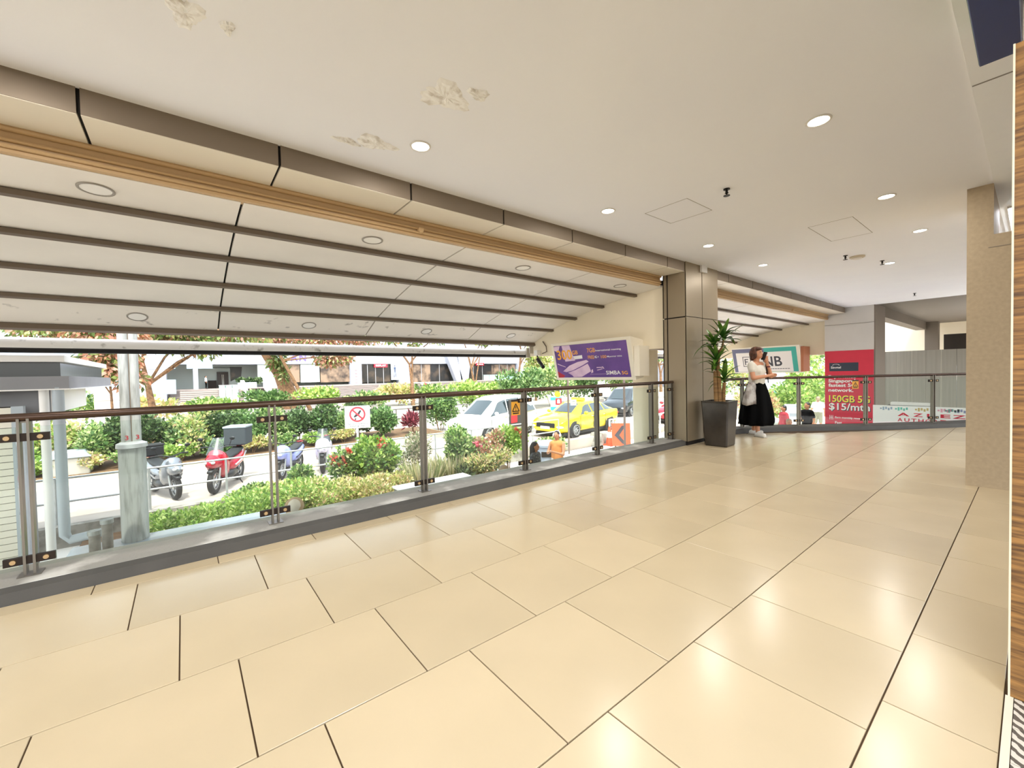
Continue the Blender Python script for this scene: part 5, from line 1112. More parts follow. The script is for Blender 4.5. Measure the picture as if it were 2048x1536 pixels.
# ================================================================== the plaza and shops opposite
YB = 68.0; TZ = .10
m_fac = M('pale facade', 'aab1bc', rough=.6, var=.03, vscale=.2); m_stepm = M('granite step', '958c85', rough=.7, var=.08, vscale=1.5); m_shop = M('shop glazing', '2a2a28', rough=.12, col2='5a4e40', vscale=.5, thr=(.5, .7)); m_disp = M('shop display', '8a7660', rough=.5, col2='3b322a', vscale=.9, thr=(.4, .62)); m_lobby = M('lobby wall', 'c3cdc4', rough=.6); m_tglass = M('teal glass panel', 'a9dccb', rough=.15)
def X_(px): return wp(px, 750, YB).x
def Z_(py, px=700): return wp(px, py, YB).z
mb = MB(); mb.box((-60, 64.5, -2), (150, 72, TZ)); struct(mb.obj('floor_terrace', m_stepm))
st_ = thing('plaza_steps', 'wide pale granite steps rising to the shops opposite', 'steps', (20, 60, ZS))
for k in range(9):
    z = ZS+(TZ-ZS)*(k+1)/10; mb = MB(); mb.box((-1.2, 59.2+.6*k, ZS-.1), (130, 59.2+.6*k+.68, z)); mb.obj('step', m_stepm, st_)
    mb = MB(); mb.box((-1.2, 59.18+.6*k, z-.05), (130, 59.2+.6*k, z-.005)); mb.obj('step_shadow_strip', m_dark, st_)  # dark strip painted as the shadow line under each tread edge
# stair flank walls near the left (slatted terrace side)
for px0, px1, Yq, lb in ((360, 436, 56, 'slatted pale terrace wall below the lobby, left part'), (478, 487, 56, 'slatted pale terrace wall below the lobby, right part')):
    a, b = wp(px0, 790, Yq).x, wp(px1, 790, Yq).x; t = thing('terrace_wall', lb, 'wall', ((a+b)/2, Yq, ZS))
    for k in range(8): mb = MB(); mb.box((a, Yq, ZS+.2*k), (b, Yq+.5, ZS+.2*k+.15)); mb.obj('slat', m_stepm, t)
    mb = MB(); mb.box((a, Yq+.08, ZS), (b, Yq+.5, ZS+1.58)); mb.obj('core', M('shadow grey', '6a6660', rough=.9), t)
a, b = wp(438, 790, 55.6).x, wp(478, 790, 55.6).x; t = thing('glass_screen', 'pale teal glass screen in front of the slatted terrace wall', 'screen', ((a+b)/2, 55.6, ZS))
for k in range(3):
    w = (b-a)/3; mb = MB(); mb.box((a+w*k+.03, 55.6, ZS), (a+w*(k+1)-.03, 55.65, ZS+2.1)); mb.obj('glass_panel', m_tglass, t)
mb = MB(); mb.box((a, 55.55, ZS+2.1), (b, 55.7, ZS+2.18)); mb.obj('cap_rail', m_galv, t)
# escalator
a = wp(558, 805, 55).x; t = thing('escalator', 'escalator climbing between white balustrades beside the fern-covered trunk', 'escalator', (a, 57, ZS))
for k in range(9): mb = MB(); mb.box((a-3.0, 54+.55*k, ZS+.18*k-.2), (a-1.0, 54.56+.55*k, ZS+.18*(k+1))); mb.obj('tread', m_dark, t)
for s in (-3.35, -1.0): mb = MB(); mb.prism([(53.6, ZS), (59.2, ZS), (59.2, TZ+1.05), (58.6, TZ+1.05), (53.6, ZS+1.0)], lambda u, v, d: Vector((d, u, v)), a+s, a+s+.35); mb.obj('balustrade', m_white, t)
# main building
bl = thing('shop_building', 'long white shopping building with glazed shops across the street', 'building', (X_(650), YB, TZ))
mb = MB(); mb.box((-40, YB, Z_(728)), (150, YB+12, 16)); mb.obj('upper_facade', m_fac, bl)
mb = MB(); mb.box((-40, YB+5, TZ), (150, YB+6, Z_(728))); mb.obj('rear_wall', m_lobby, bl)
for k in range(40):
    x = -38+4.6*k; mb = MB(); mb.box((x, YB-.02, Z_(728)), (x+.05, YB+.02, 16)); mb.obj('facade_joint', m_line, bl)
for k in range(11):
    x0, x1 = -30+13*k, -30+13*k+9; mb = MB(); mb.box((x0, YB-.03, 8.2), (x1, YB+.05, 10.4)); w_ = mb.obj('window', M('blue glazing', '5b7890', rough=.1), bl)
    for j in range(5): mb = MB(); mb.box((x0+1.8*j+.05, YB-.06, 8.3), (x0+1.8*(j+1)-.05, YB-.02, 10.3)); mb.obj('pane', M('blue pane', '6f90aa', rough=.08), w_)
def shop(name, px0, px1, py0, py1, mat, dy=.25):
    mb = MB(); mb.box((X_(px0), YB+dy, Z_(py1, px0)), (X_(px1), YB+dy+.2, Z_(py0, px0))); return mb.obj(name, mat, bl)
for px0, px1, mt in ((516, 534, m_lobby), (570, 600, m_disp), (602, 640, m_lobby), (642, 700, m_disp), (722, 782, m_shop), (826, 862, m_disp), (862, 902, m_shop), (930, 985, m_shop), (985, 1032, m_disp), (1110, 1200, m_shop), (1230, 1290, m_disp), (1300, 1345, m_shop)): shop('shop_front', px0, px1, 729, 765, mt)
for px0, px1 in ((386, 396), (534, 568), (700, 722), (797, 824), (1034, 1048), (1095, 1110), (1290, 1302)): 
    mb = MB(); mb.box((X_(px0), YB-.4, TZ), (X_(px1), YB+1, Z_(727))); mb.obj('pier', m_fac, bl)
for px in (736, 752, 768, 844, 880, 948, 966, 1000, 1016): mb = MB(); mb.box((X_(px)-.04, YB+.18, TZ), (X_(px)+.04, YB+.27, Z_(729))); mb.obj('mullion', m_galv, bl)
# lobby
lb0, lb1 = X_(396), X_(486)
mb = MB(); mb.box((lb0, YB+4.6, TZ), (lb1, YB+4.8, Z_(735, 440))); mb.obj('lobby_wall', m_lobby, bl)
mb = MB(); mb.box((X_(438), YB+4.2, TZ), (X_(462), YB+4.5, Z_(743, 440))); dr = mb.obj('lobby_door', M('dark timber door', '3a3028', rough=.4), bl)
for px in (448, 451): mb = MB(); mb.box((X_(px), YB+4.1, TZ+.3), (X_(px)+.06, YB+4.2, TZ+1.9)); mb.obj('door_pull', m_chrome, dr)
mb = MB(); mb.prism([(X_(462), TZ+.9), (X_(484), TZ+1.6), (X_(486), TZ+2.9), (X_(462), TZ+2.9)], lambda u, v, d: Vector((u, d, v)), YB+1.0, YB+1.2); mb.obj('sloping_panel', m_shop, bl)
mb = MB(); mb.box((X_(418), YB+3.6, TZ), (X_(436), YB+4.2, TZ+1.1)); mb.obj('reception_desk', m_dark, bl)
# V-shaped white pier
for q in ([(886, 712), (905, 712), (918, 766), (906, 766)], [(908, 712), (934, 712), (927, 766), (914, 766)]):
    mb = MB(); mb.prism([(X_(x), Z_(y, 905)) for x, y in q], lambda u, v, d: Vector((u, d, v)), YB-1.6, YB-.5); mb.obj('slanted_pier', m_fac, bl)
# shop signs and posters
rs = thing('shop_sign', 'small red shop sign reading REPLAY on the building opposite', 'sign', (X_(762), YB, Z_(735)))
rf = face_fn((X_(748.5), YB-.1, Z_(735)), (1, 0, 0), (0, 0, 1), (0, -1, 0)); rw_, rh_ = X_(775)-X_(748.5), Z_(728)-Z_(735)
flat('board', rect(0, 0, rw_, rh_), M('replay red', 'd62a3a', rough=.4), rs, rf, -.2, 0); text('lettering', 'REPLAY', m_signw, rs, rf, (rw_*.12, rh_*.25, rw_*.88, rh_*.75), .02, .02)
ps = thing('fashion_poster', 'tall pale blue poster of a standing figure right of the red shop sign', 'poster', (X_(790), YB, TZ)); pf2 = face_fn((X_(782), YB-.1, Z_(762)), (1, 0, 0), (0, 0, 1), (0, -1, 0)); pw, ph = X_(797)-X_(782), Z_(728)-Z_(762)
flat('sheet', rect(0, 0, pw, ph), M('poster sky', 'cfe0f0', rough=.4), ps, pf2, -.1, 0); m_fig = M('poster figure', '3b4a66', rough=.5)
for q in ([(.42, .55), (.58, .55), (.62, .80), (.38, .80)], [(.42, .56), (.50, .56), (.44, .15), (.34, .15)], [(.50, .56), (.58, .56), (.68, .15), (.58, .15)], [(.38, .80), (.42, .78), (.32, .55), (.27, .57)], [(.58, .80), (.62, .78), (.72, .58), (.68, .55)]): flat('printed_figure', [(a*pw, b*ph) for a, b in q], m_fig, ps, pf2, 0, .02)
flat('printed_head', disc(.5*pw, .87*ph, .08*pw, 12), m_fig, ps, pf2, 0, .02)
pr = thing('poster_pier', 'pier pasted with small red and white notices left of the red shop sign', 'poster', (X_(711), YB-.5, TZ)); pf3 = face_fn((X_(706), YB-.45, TZ), (1, 0, 0), (0, 0, 1), (0, -1, 0)); m_rnote = M('notice red', 'd98a88', rough=.5)
for k in range(10): flat('notice', rect(.15+.6*(k % 2), .2+.5*(k//2), .55+.6*(k % 2), .5+.5*(k//2)), [m_rnote, M('notice pale2', 'c9ced8')][k % 2], pr, pf3, 0, .03)
pt_ = thing('facade_letters', 'purple letters on the white facade behind the forked tree', 'lettering', (X_(598), YB, Z_(722))); lf = face_fn((X_(582), YB-.02, Z_(722, 600)), (1, 0, 0), (0, 0, 1), (0, -1, 0)); text('letter', 'A', M('letter purple', '6a5ab0', rough=.4), pt_, lf, (0, 0, .95, 1.05), .03, .05); text('letter', 'N', M('letter purple', '6a5ab0'), pt_, lf, (1.15, 0, 2.1, 1.05), .03, .05)
r2s = thing('shop_sign', 'small dark red shop sign above the shop beside the V-shaped pier', 'sign', (X_(955), YB, Z_(730))); rf2 = face_fn((X_(952), YB-.1, Z_(731, 960)), (1, 0, 0), (0, 0, 1), (0, -1, 0)); flat('board', rect(0, 0, X_(968)-X_(952), .5), M('deep red board', 'a02430', rough=.4), r2s, rf2, -.2, 0)
for k in range(4): flat('letter_mark', rect(.25+.38*k, .15, .5+.38*k, .36), m_signw, r2s, rf2, 0, .02)
gb = thing('terrace_balustrade', 'teal glass terrace balustrade below the dark shop at the right', 'balustrade', (X_(990), YB-2, TZ))
for k in range(7): a = X_(953)+(X_(1030)-X_(953))*k/7; mb = MB(); mb.box((a+.05, YB-2.4, TZ), (a+(X_(1030)-X_(953))/7-.05, YB-2.35, TZ+1.0)); mb.obj('glass_panel', m_tglass, gb)
mb = MB(); mb.box((X_(953), YB-2.45, TZ+1.0), (X_(1030), YB-2.3, TZ+1.06)); mb.obj('top_rail', m_galv, gb)
t = thing('terrace_planter', 'white planter with clipped green plants beside the lobby', 'planter', (X_(490), YB-3, TZ)); mb = MB(); mb.box((X_(470), YB-3.5, TZ), (X_(506), YB-2.2, TZ+.75)); mb.obj('box', m_fac, t, bevel=.03)
rng = np.random.default_rng(50); P, D = cloud([((X_(478)+.9*k, YB-2.9, TZ+.95), (.6, .45, .35)) for k in range(3)], 700, rng, .3); leaves('foliage', P, D, .28, .3, DARK, t, rng)
# white buildings filling the left and right of the street view
m_bw = M('white render far', 'b2b7bf', rough=.7, var=.03, vscale=.1); m_bglass = M('far glazing', '8fa6b4', rough=.2)
def block(label, x0, x1, y0, y1, z1, wins, mat=m_bw):
    t = thing('office_block', label, 'building', ((x0+x1)/2, y0, ZS)); mb = MB(); mb.box((x0, y0, ZS-.1), (x1, y1, z1)); mb.obj('walls', mat, t)
    for (a, b, c, d) in wins: mb = MB(); mb.box((a, y0-.06, c), (b, y0+.02, d)); mb.obj('window', m_bglass, t)
    return t
x0 = wp(130, 760, 46).x
block('low white building behind the young orange tree', -22, -1.45, 60, 64, 9, [(-20+3.4*k, -17.6+3.4*k, 2.6, 4.2) for k in range(7)]+[(-20+3.4*k, -17.6+3.4*k, -.2, 1.4) for k in range(6)])
t = block('pale pink wall of large panels behind the young tree', wp(188, 800, 30).x, wp(262, 800, 30).x, 30, 31, .9, [], M('pale panel', 'ead9d4', rough=.7))
for k in range(3): mb = MB(); mb.box((wp(188, 800, 30).x, 29.96, -.9+.6*k), (wp(262, 800, 30).x, 30.0, -.885+.6*k)); mb.obj('joint', m_line, t)
block('white building with orange awnings seen past the clad column', 45, 75, 40, 52, 12, [(47+3*k, 49+3*k, 3, 5.5) for k in range(8)])
block('pale tower block behind the far end wall', 60, 90, 14, 34, 18, [(62+4*k, 64.5+4*k, 3+3*j, 4.8+3*j) for k in range(6) for j in range(4)], M('tower pale', 'd5dde4', rough=.6))
aw = thing('striped_awning', 'orange-red striped awning seen past the clad column', 'awning', (34, 30, 2.2)); m_aw1 = M('awning orange', 'd9704a', rough=.7); m_aw2 = M('awning cream', 'ecd9c4', rough=.7)
for k in range(8): mb = MB(); mb.prism([(22.0, 2.5), (25.5, 3.9), (25.5, 3.98), (22.0, 2.58)], lambda u, v, d: Vector((d, u, v)), 27+1.5*k, 28.48+1.5*k); mb.obj('stripe', m_aw1 if k % 2 == 0 else m_aw2, aw)
for x in (27.2, 33, 38.8): mb = MB(); mb.tube([(x, 22.1, ZS), (x, 22.1, 2.55)], .05, 6); mb.obj('post', m_galv, aw)
kb = thing('utility_cabinet', 'tall white utility cabinet behind the man in the red shirt', 'cabinet', (20.7, 6.55, ZL), math.radians(-72)); mb = MB(); mb.box((-.3, -.25, 0), (.3, .25, 1.55)); mb.obj('cabinet_body', m_fac, kb, local=True, bevel=.02); mb = MB(); mb.box((-.26, -.27, .1), (.26, -.25, 1.45)); mb.obj('cabinet_door', m_white, kb, local=True); mb = MB(); mb.box((-.12, -.28, 1.05), (.14, -.27, 1.2)); mb.obj('label_plate', M('plate grey', '9aa0a8'), kb, local=True)
# ================================================================== people
m_skin = M('skin', 'c98f6e', rough=.55); m_skin2 = M('skin deep', 'a8724f', rough=.55); m_hairb = M('black hair', '1c1512', rough=.5); m_hairr = M('auburn hair', '5a3320', rough=.5, col2='3a2014', vscale=30, thr=(.4, .6)); m_hairg = M('sandy grey hair', 'a08a70', rough=.6)
def person(label, loc, rz, shirt, legs, hair, skin=None, h=1.68, long_hair=False, sleeves=True, pose='stand', cap=None, shorts=False, phones=False, vox=.022, group=None):
    t = thing('person', label, 'person', loc, rz, group, h/1.70); sk_ = skin or m_skin
    # standing or seated skeleton, facing -Y
    if pose == 'sit': hip, kn, an = .48, lambda s: (s*.11, -.42, .50), lambda s: (s*.11, -.42, .06)
    else: hip, kn, an = .90, lambda s: (s*.10, -.02, .49), lambda s: (s*.11, .01, .07)
    dz = hip-.90; z = lambda v: v+dz
    sh = lambda s: Vector((s*.185, 0, z(1.38))); 
    if pose == 'hold': el, ha = lambda s: Vector((s*.24, -.10, z(1.10))), lambda s: Vector((s*.07, -.28, z(1.18)))
    elif pose == 'sit': el, ha = lambda s: Vector((s*.24, -.10, z(1.12))), lambda s: Vector((s*.12, -.34, z(.98)))
    else: el, ha = lambda s: Vector((s*.25, .02, z(1.10))), lambda s: Vector((s*.25, -.07, z(.86)))
    body = [((0, 0, z(1.60)), (.078, .095, .115)), ((0, -.035, z(1.545)), (.055, .06, .055)), ((0, -.10, z(1.585)), (.014, .02, .022)), (Vector((0, .01, z(1.42))), Vector((0, 0, z(1.53))), .055, .052), (Vector((0, .01, z(1.28))), Vector((0, .01, z(1.0))), .095, .09)]
    for s in (-1, 1):
        body += [((s*.078, .0, z(1.595)), (.012, .02, .03)), (sh(s), el(s), .052, .042), (el(s), ha(s), .040, .030), (Vector((s*.09, 0, hip)), Vector(kn(s)), .085, .06), (Vector(kn(s)), Vector(an(s)), .055, .042)]
        hd = (ha(s)-el(s)).normalized(); p = ha(s)+hd*.05; body += [(ha(s), p, .030, .034)]
        for f in range(4): q = p+Vector(((f-1.5)*.016, 0, 0)); body.append((q, q+hd*.07+Vector((0, -.015, 0)), .010, .008))
        body.append((ha(s)+hd*.02, ha(s)+hd*.06+Vector((-s*.035, -.015, 0)), .011, .009))
    body.append((Vector((0, 0, z(1.0))), Vector((0, 0, hip)), .09, .09)); body += [(Vector((-.09, 0, z(1.36))), Vector((.09, 0, z(1.36))), .07, .07)]
    blob('body', body, sk_, t, vox*.8, True, 3)
    top = [(Vector((0, -.01, z(1.28))), Vector((0, -.01, z(.99))), .13, .13), (Vector((-.09, 0, z(1.355))), Vector((.09, 0, z(1.355))), .115, .115), (Vector((-.05, 0, z(1.25))), Vector((-.05, 0, z(.97))), .125, .125), (Vector((.05, 0, z(1.25))), Vector((.05, 0, z(.97))), .125, .125)]
    if sleeves:
        for s in (-1, 1): top.append((sh(s)+Vector((-s*.02, 0, 0)), sh(s).lerp(el(s), .62), .072, .066))
    blob('shirt', top, shirt, t, vox, True, 3)
    low = [(Vector((0, 0, hip+.08)), Vector((0, 0, hip-.04)), .125, .10), (Vector((-.05, 0, hip+.06)), Vector((.05, 0, hip+.06)), .128, .128)]
    for s in (-1, 1):
        k_ = Vector(kn(s)); a_ = Vector(an(s)); low.append((Vector((s*.085, 0, hip)), k_, .10, .075))
        if not shorts: low.append((k_, a_+Vector((0, 0, .04)), .070, .055))
    blob('trousers', low, legs, t, vox, True, 3)
    for s in (-1, 1):
        a_ = Vector(an(s)); blob('shoe', [(a_+Vector((0, .03, -.03)), a_+Vector((0, -.16, -.035)), .042, .038)], m_blkpl, t, vox, True, 2)
    hr = [((0, .02, z(1.64)), (.088, .098, .085)), ((0, .055, z(1.58)), (.078, .06, .09))]
    if long_hair: hr += [(Vector((0, .06, z(1.58))), Vector((0, .09, z(1.20))), .09, .075), (Vector((.06, .03, z(1.6))), Vector((.07, .02, z(1.3))), .04, .035), (Vector((-.06, .03, z(1.6))), Vector((-.07, .02, z(1.3))), .04, .035)]
    blob('hair', hr, hair, t, vox*.8, True, 3)
    for s in (-1, 1): mb = MB(); mb.ell((s*.03, -.088, z(1.605)), (.011, .008, .007), 8, 6); mb.obj('eye', m_blkpl, t, smooth=True, local=True)
    mb = MB(); mb.ell((0, -.088, z(1.535)), (.024, .010, .006), 8, 6); mb.obj('mouth', M('lip', '9c4f44', rough=.5), t, smooth=True, local=True)
    if cap:
        mb = MB(); mb.ell((0, .01, z(1.655)), (.11, .12, .11), 18, 10); c_ = mb.obj('cap', cap[0], t, smooth=True, local=True)
        mb = MB(); mb.ell((0, .075, z(1.675)), (.075, .065, .085), 16, 10); o = mb.obj('cap_panel', cap[1], c_, smooth=True); o.matrix_parent_inverse = Matrix.Identity(4)
    if phones:
        mb = MB(); mb.tube([(math.cos(a)*.10, .01, z(1.60)+math.sin(a)*.125) for a in [PI*k/10 for k in range(11)]], .014, 8); hp = mb.obj('headphones', m_signw, t, smooth='auto', local=True)
        for s in (-1, 1): mb = MB(); mb.ell((s*.10, .0, z(1.595)), (.03, .045, .05), 12, 8); o = mb.obj('ear_cup', m_signw, hp, smooth=True); o.matrix_parent_inverse = Matrix.Identity(4)
    return t
def ray2(px, d): k = (px-1024)/FPX; return ((FW.x+RT.x*k)*d, (FW.y+RT.y*k)*d)
m_pdark = M('dark patterned cloth', '3d3f42', rough=.8, col2='6b6e6a', vscale=28, thr=(.55, .6)); m_jean = M('denim', '45536b', rough=.8); m_blkc = M('black cloth', '050506', rough=.9, spec=.1); m_wht = M('white cloth', 'e6e6ea', rough=.8); m_redc = M('red cloth', 'a8303c', rough=.8); m_orc = M('orange cloth', 'e59a5c', rough=.8); m_floral = M('white floral cloth', 'ece6e2', rough=.8, col2='8a8a96', vscale=16, thr=(.6, .64)); m_kh = M('khaki cloth', '8e8c78', rough=.8); m_capt = M('tan cap', 'b79c78', rough=.8); m_capw = M('pale cap panel', 'd9cfc0', rough=.8); m_lav = M('pale lavender cloth', 'cfcad8', rough=.8)
def face_cam(px, d, off=0): x, y = ray2(px, d); return math.atan2(-y, -x)+PI/2+off
x, y = ray2(1068, 9.5); person('long-haired person in dark patterned top standing below the railing', (x, y, ZL), face_cam(1068, 9.5, 1.2), m_pdark, m_jean, m_hairb, m_skin2, 1.56, True)
x, y = ray2(1112, 10.8); person('woman in white headphones and orange top beside the litter bin', (x, y, ZL), face_cam(1112, 10.8, -.5), m_orc, m_floral, m_hairb, None, 1.62, False, False, 'hold', phones=True)
x, y = ray2(1004, 6.6); person('person with brown hair just below the railing kerb, only the crown showing', (x, y, ZL), face_cam(1004, 6.6, PI), m_kh, m_jean, m_hairg, None, 1.68)
x, y = ray2(580, 4.95); person('person in a tan cap seen just above the kerb', (x, y, ZL), face_cam(580, 4.95, PI), m_kh, m_jean, m_hairb, None, 1.66, cap=(m_capt, m_capw))
x, y = ray2(1567, 16.2); person('man in a red shirt beyond the curved railing', (x, y, ZL), face_cam(1567, 16.2, -1.0), m_redc, m_jean, m_hairb, m_skin2, 1.66)
x, y = ray2(1614, 15.8); person('man in a black t-shirt beside the curved railing post', (x, y, ZL), face_cam(1614, 15.8, -.7), m_blkc, m_blkc, m_hairb, m_skin2, 1.80)
x, y = ray2(1636, 20.0); person('man in a pale shirt and shorts walking away beyond the railing', (x, y, ZL), face_cam(1636, 20.0, PI), m_lav, m_kh, m_hairg, None, 1.72, shorts=True)
x, y = ray2(1541, 12.6); person('person in dark clothes lowest left below the curved railing', (x, y, ZL), face_cam(1541, 12.6, .2), m_blkc, m_jean, m_hairg, None, 1.66)
x, y = ray2(1578, 12.6); person('fair-haired person below the curved railing, only the head showing', (x, y, ZL), face_cam(1578, 12.6, .3), m_blkc, m_jean, m_hairg, None, 1.58)
# far figures on the plaza
p = wp(412, 770, 66.5); person('person in white walking past the lobby opposite', (p.x, 66.5, TZ), math.radians(80), m_wht, m_blkc, m_hairb, None, 1.7, vox=.04)
for px, Yq, sh_, lb in ((845, 61.5, m_wht, 'person in white seated on the plaza steps, leftmost'), (851, 60.9, m_redc, 'person in dark red seated on the plaza steps'), (859, 61.5, m_wht, 'person in white seated beside the one in dark red'), (927, 61.5, m_wht, 'person in white seated on the steps near the V-shaped pier'), (934, 62.1, m_blkc, 'person in black seated on the steps near the V-shaped pier')):
    p = wp(px, 780, Yq); kz = ZS+(TZ-ZS)*(int((Yq-59.2)/.6)+1)/10; person(lb, (p.x, Yq+.1, kz-.02), 0, sh_, m_jean, m_hairb, None, 1.7, pose='sit', vox=.04, group='people on the plaza steps')
# ---- the woman on the phone
wl = (8.30, 3.20, 0); wo_ = thing('person', 'woman on the phone in a white top and long black skirt', 'person', wl, math.radians(-14), None, 1.0)
V = Vector
body = [((.0, -.01, 1.525), (.072, .090, .105)), ((.004, -.05, 1.475), (.052, .052, .05)), ((.006, -.10, 1.51), (.011, .018, .020)), (V((0, .01, 1.36)), V((0, -.005, 1.45)), .050, .046), (V((-.085, .005, 1.30)), V((.085, .005, 1.30)), .078, .078), (V((0, .01, 1.24)), V((0, .01, 1.0)), .095, .09), (V((0, .01, .98)), V((0, .01, .86)), .09, .10)]
for s in (-1, 1): body += [((s*.072, .0, 1.52), (.010, .018, .028)), (V((s*.085, 0, .84)), V((s*.08, 0, .45)), .07, .055)]
shR, elR, haR = V((-.155, .0, 1.315)), V((-.195, -.07, 1.075)), V((.10, -.17, 1.115))
shL, elL, haL = V((.155, .0, 1.315)), V((.225, -.12, 1.10)), V((.125, -.115, 1.345))
body += [(shR, elR, .050, .040), (elR, haR, .039, .027), (shL, elL, .048, .039), (elL, haL, .038, .026)]
def hand(w, d, side, curl, sz=1.0):
    d = d.normalized(); side = side.normalized(); nrm = d.cross(side); out = []
    palm = w+d*.055*sz; out.append((w, palm, .025*sz, .030*sz)); out.append((palm-side*.02*sz, palm+side*.02*sz, .020*sz, .020*sz))
    for f, (ln, o_) in enumerate(((.060, -.030), (.070, -.010), (.066, .010), (.052, .029))):
        b = palm+side*o_*sz+d*.012; m = b+d*ln*.55*sz+nrm*curl*.015; e = m+(d*(1-curl*.7)+nrm*curl).normalized()*ln*.5*sz; out += [(b, m, .0092*sz, .0085*sz), (m, e, .0085*sz, .0072*sz)]
    b = w+d*.02-side*.02; m = b-side*.026*sz+d*.022; out += [(b, m, .011*sz, .0095*sz), (m, m+d*.026+nrm*.012, .0095*sz, .008*sz)]; return out
body += hand(haR, haR-elR, V((0, -.2, 1)), .7); body += hand(haL, haL-elL+V((-.02, 0, .08)), V((0, -1, .2)), .8)
body += [(V((-.06, -.03, .48)), V((-.065, -.06, .09)), .052, .036), (V((.07, .06, .48)), V((.13, .16, .10)), .052, .036)]
blob('body', body, m_skin, wo_, .0085, True, 3)
m_top = M('white knit top', 'd9d4c8', rough=.85, bump=.2, bscale=120)
blob('top', [(V((0, -.012, 1.20)), V((0, -.012, 1.0)), .122, .122), (V((-.10, .012, 1.285)), V((.10, .012, 1.285)), .088, .088), (V((-.05, -.005, 1.22)), V((-.05, 0, 1.0)), .105, .108), (V((.05, -.005, 1.22)), V((.05, 0, 1.0)), .105, .108), ((-.055, -.07, 1.19), (.06, .06, .065)), ((.055, -.07, 1.19), (.06, .06, .065)), (shR+V((.01, 0, 0)), shR.lerp(elR, .42), .066, .062), (shL+V((-.01, 0, 0)), shL.lerp(elL, .42), .066, .062)], m_top, wo_, .012, True, 4)
mb = MB(); rings = []; nn = 56
for i in range(15):
    f = i/14; zz = 1.03-.82*f; r = .128+.02*math.sin(f*PI)+.165*min(1, f*1.15)**.78-(.02 if i == 14 else 0)
    ring = []
    for k in range(nn):
        a = 2*PI*k/nn; fo = 1+(.02+.085*f)*math.sin(a*9+1.3*math.sin(a*2)+f)+.02*math.sin(a*17)*f; ring.append(V((r*fo*1.02*math.cos(a)+.015*f, r*fo*.86*math.sin(a)+.01, zz)))
    rings.append(ring)
mb.loft(rings); mb.obj('skirt', m_blkc, wo_, smooth=True, local=True)
m_shoew = M('white canvas', 'e9e6e0', rough=.7)
for c, dirv in ((V((-.068, -.075, .0)), V((-.25, -1, 0))), (V((.14, .17, .0)), V((.75, -.65, 0)))):
    dirv.normalize(); o = blob('shoe', [(c+V((0, 0, .05)), c+dirv*.13+V((0, 0, .042)), .040, .038), (c+V((0, 0, .08)), c+V((0, 0, .06)), .036, .04), (c-dirv*.04+V((0, 0, .045)), c+V((0, 0, .045)), .04, .042)], m_shoew, wo_, .009, True, 3)
    mb = MB(); mb.tube([c-dirv*.06+V((0, 0, .014)), c+dirv*.15+V((0, 0, .014))], .0, 8) if 0 else mb.box((-.085, -.042, .0), (.17, .042, .022), Matrix.Translation(c) @ Matrix.Rotation(math.atan2(dirv.y, dirv.x), 4, 'Z')); so_ = mb.obj('sole', M('sole grey', 'bdb6aa', rough=.7), o, bevel=.012); so_.matrix_parent_inverse = Matrix.Identity(4)
blob('hair', [((.0, .02, 1.575), (.088, .094, .078)), ((-.03, .05, 1.52), (.072, .062, .095)), ((-.065, .0, 1.50), (.024, .055, .085)), ((.062, .015, 1.52), (.022, .045, .07)), ((-.01, -.055, 1.605), (.066, .04, .035)), ((.0, .085, 1.50), (.05, .045, .07)), ((-.035, .06, 1.44), (.05, .04, .05))], m_hairr, wo_, .009, True, 2)
for s in (-1, 1): mb = MB(); mb.ell((.003+s*.028, -.090, 1.535), (.011, .008, .006), 10, 6); mb.obj('eye', m_blkpl, wo_, smooth=True, local=True); mb = MB(); mb.tube([(.003+s*.042, -.085, 1.552), (.003+s*.028, -.093, 1.557), (.003+s*.012, -.094, 1.552)], .004, 5); mb.obj('eyebrow', m_hairr, wo_, local=True)
mb = MB(); mb.ell((.006, -.096, 1.468), (.022, .009, .006), 10, 6); mb.obj('mouth', M('lip', '9c4f44'), wo_, smooth=True, local=True)
mb = MB(); mb.tube([(.165, -.04, 1.36), (.13, -.10, 1.25), (.115, -.13, 1.12), (.13, -.13, .98)], .009, 6); mb.obj('bag_strap', m_blkc, wo_, smooth='auto', local=True)
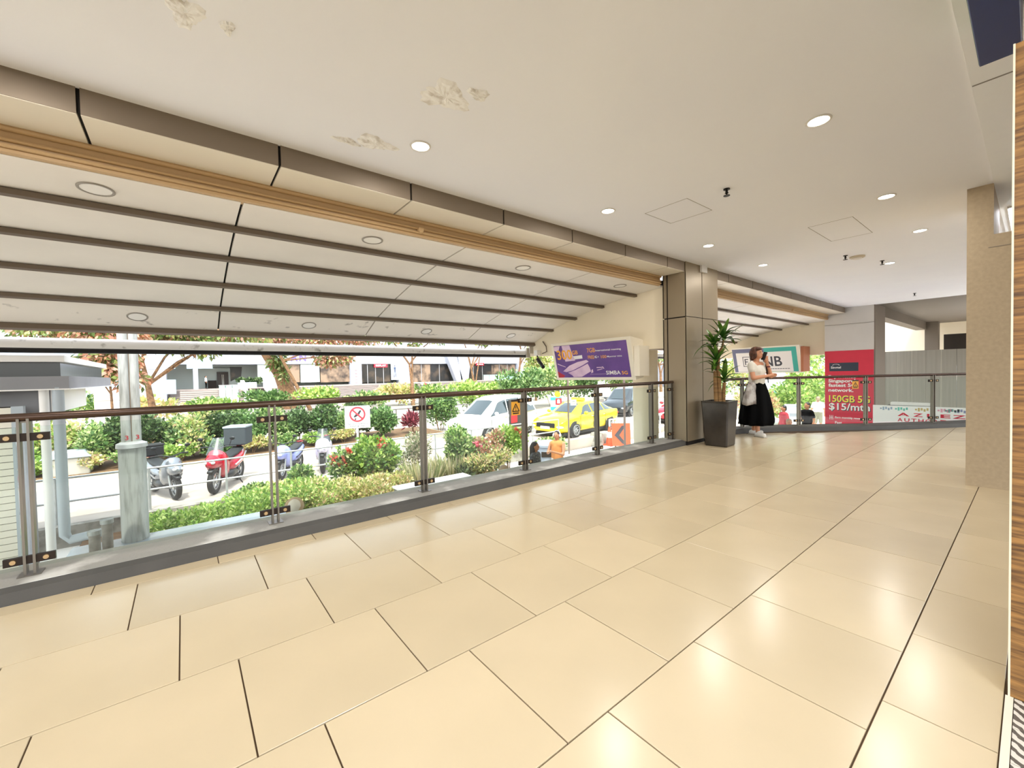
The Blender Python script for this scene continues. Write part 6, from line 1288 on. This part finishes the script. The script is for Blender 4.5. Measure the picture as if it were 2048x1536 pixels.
mb = MB(); mb.lathe([(.033, -.012), (.035, 0), (.033, .012)], tuple(elL.lerp(haL, .72)), 14, 'Z'); mb.obj('wristband', M('maroon band', '5a1f26', rough=.6), wo_, smooth='auto', local=True)
R_w = Matrix.Translation(wl) @ Matrix.Rotation(math.radians(-14), 4, 'Z')
ph_ = thing('phone', 'dark red phone held to the ear of the woman', 'phone', (0, 0, 0)); ph_.matrix_basis = R_w @ T(.098, -.078, 1.475) @ Matrix.Rotation(.15, 4, 'X') @ Matrix.Rotation(.35, 4, 'Y'); WM[ph_.name] = ph_.matrix_basis.copy()
mb = MB(); mb.cbox((0, 0, 0), (.012, .075, .155)); mb.obj('phone_case', M('phone case', '3a1416', rough=.35), ph_, local=True, bevel=.005)
mb = MB(); mb.cbox((-.0065, 0, 0), (.002, .068, .145)); mb.obj('screen', m_blkpl, ph_, local=True)
mb = MB(); mb.cbox((.0075, -.018, .052), (.004, .028, .03)); mb.obj('camera_bump', m_blkpl, ph_, local=True)
bg_ = thing('carrier_bag', 'pale grey carrier bag hanging from the forearm of the woman', 'bag', (0, 0, 0)); bg_.matrix_basis = R_w @ T(-.27, -.05, .60); WM[bg_.name] = bg_.matrix_basis.copy()
mb = MB(); rings = []
for i in range(9):
    f = i/8; zz = .40*f; w = .155-.085*f**2.2; dp = .075-.045*f; ring = []
    for k in range(24):
        a = 2*PI*k/24; fo = 1+.06*math.sin(5*a+6*f)+.04*math.sin(11*a-3*f); ring.append(V((math.copysign(abs(math.cos(a))**.7, math.cos(a))*w*fo+.06*f, math.copysign(abs(math.sin(a))**.8, math.sin(a))*dp*fo, zz+.015*math.sin(3*a)*(1-f))))
    rings.append(ring)
mb.loft(rings); mb.obj('bag_body', M('pale carrier plastic', 'b7b2ac', rough=.45, col2='8f8680', vscale=9, thr=(.45, .6)), bg_, smooth=True, local=True)
for s in (-1, 1): mb = MB(); mb.tube([(.02+.03*s, .02*s, .38), (.07, .0, .46), (.075, -.02, .50)], [.012, .008, .008], 6); mb.obj('handle', M('pale carrier plastic', 'b7b2ac'), bg_, smooth='auto', local=True)
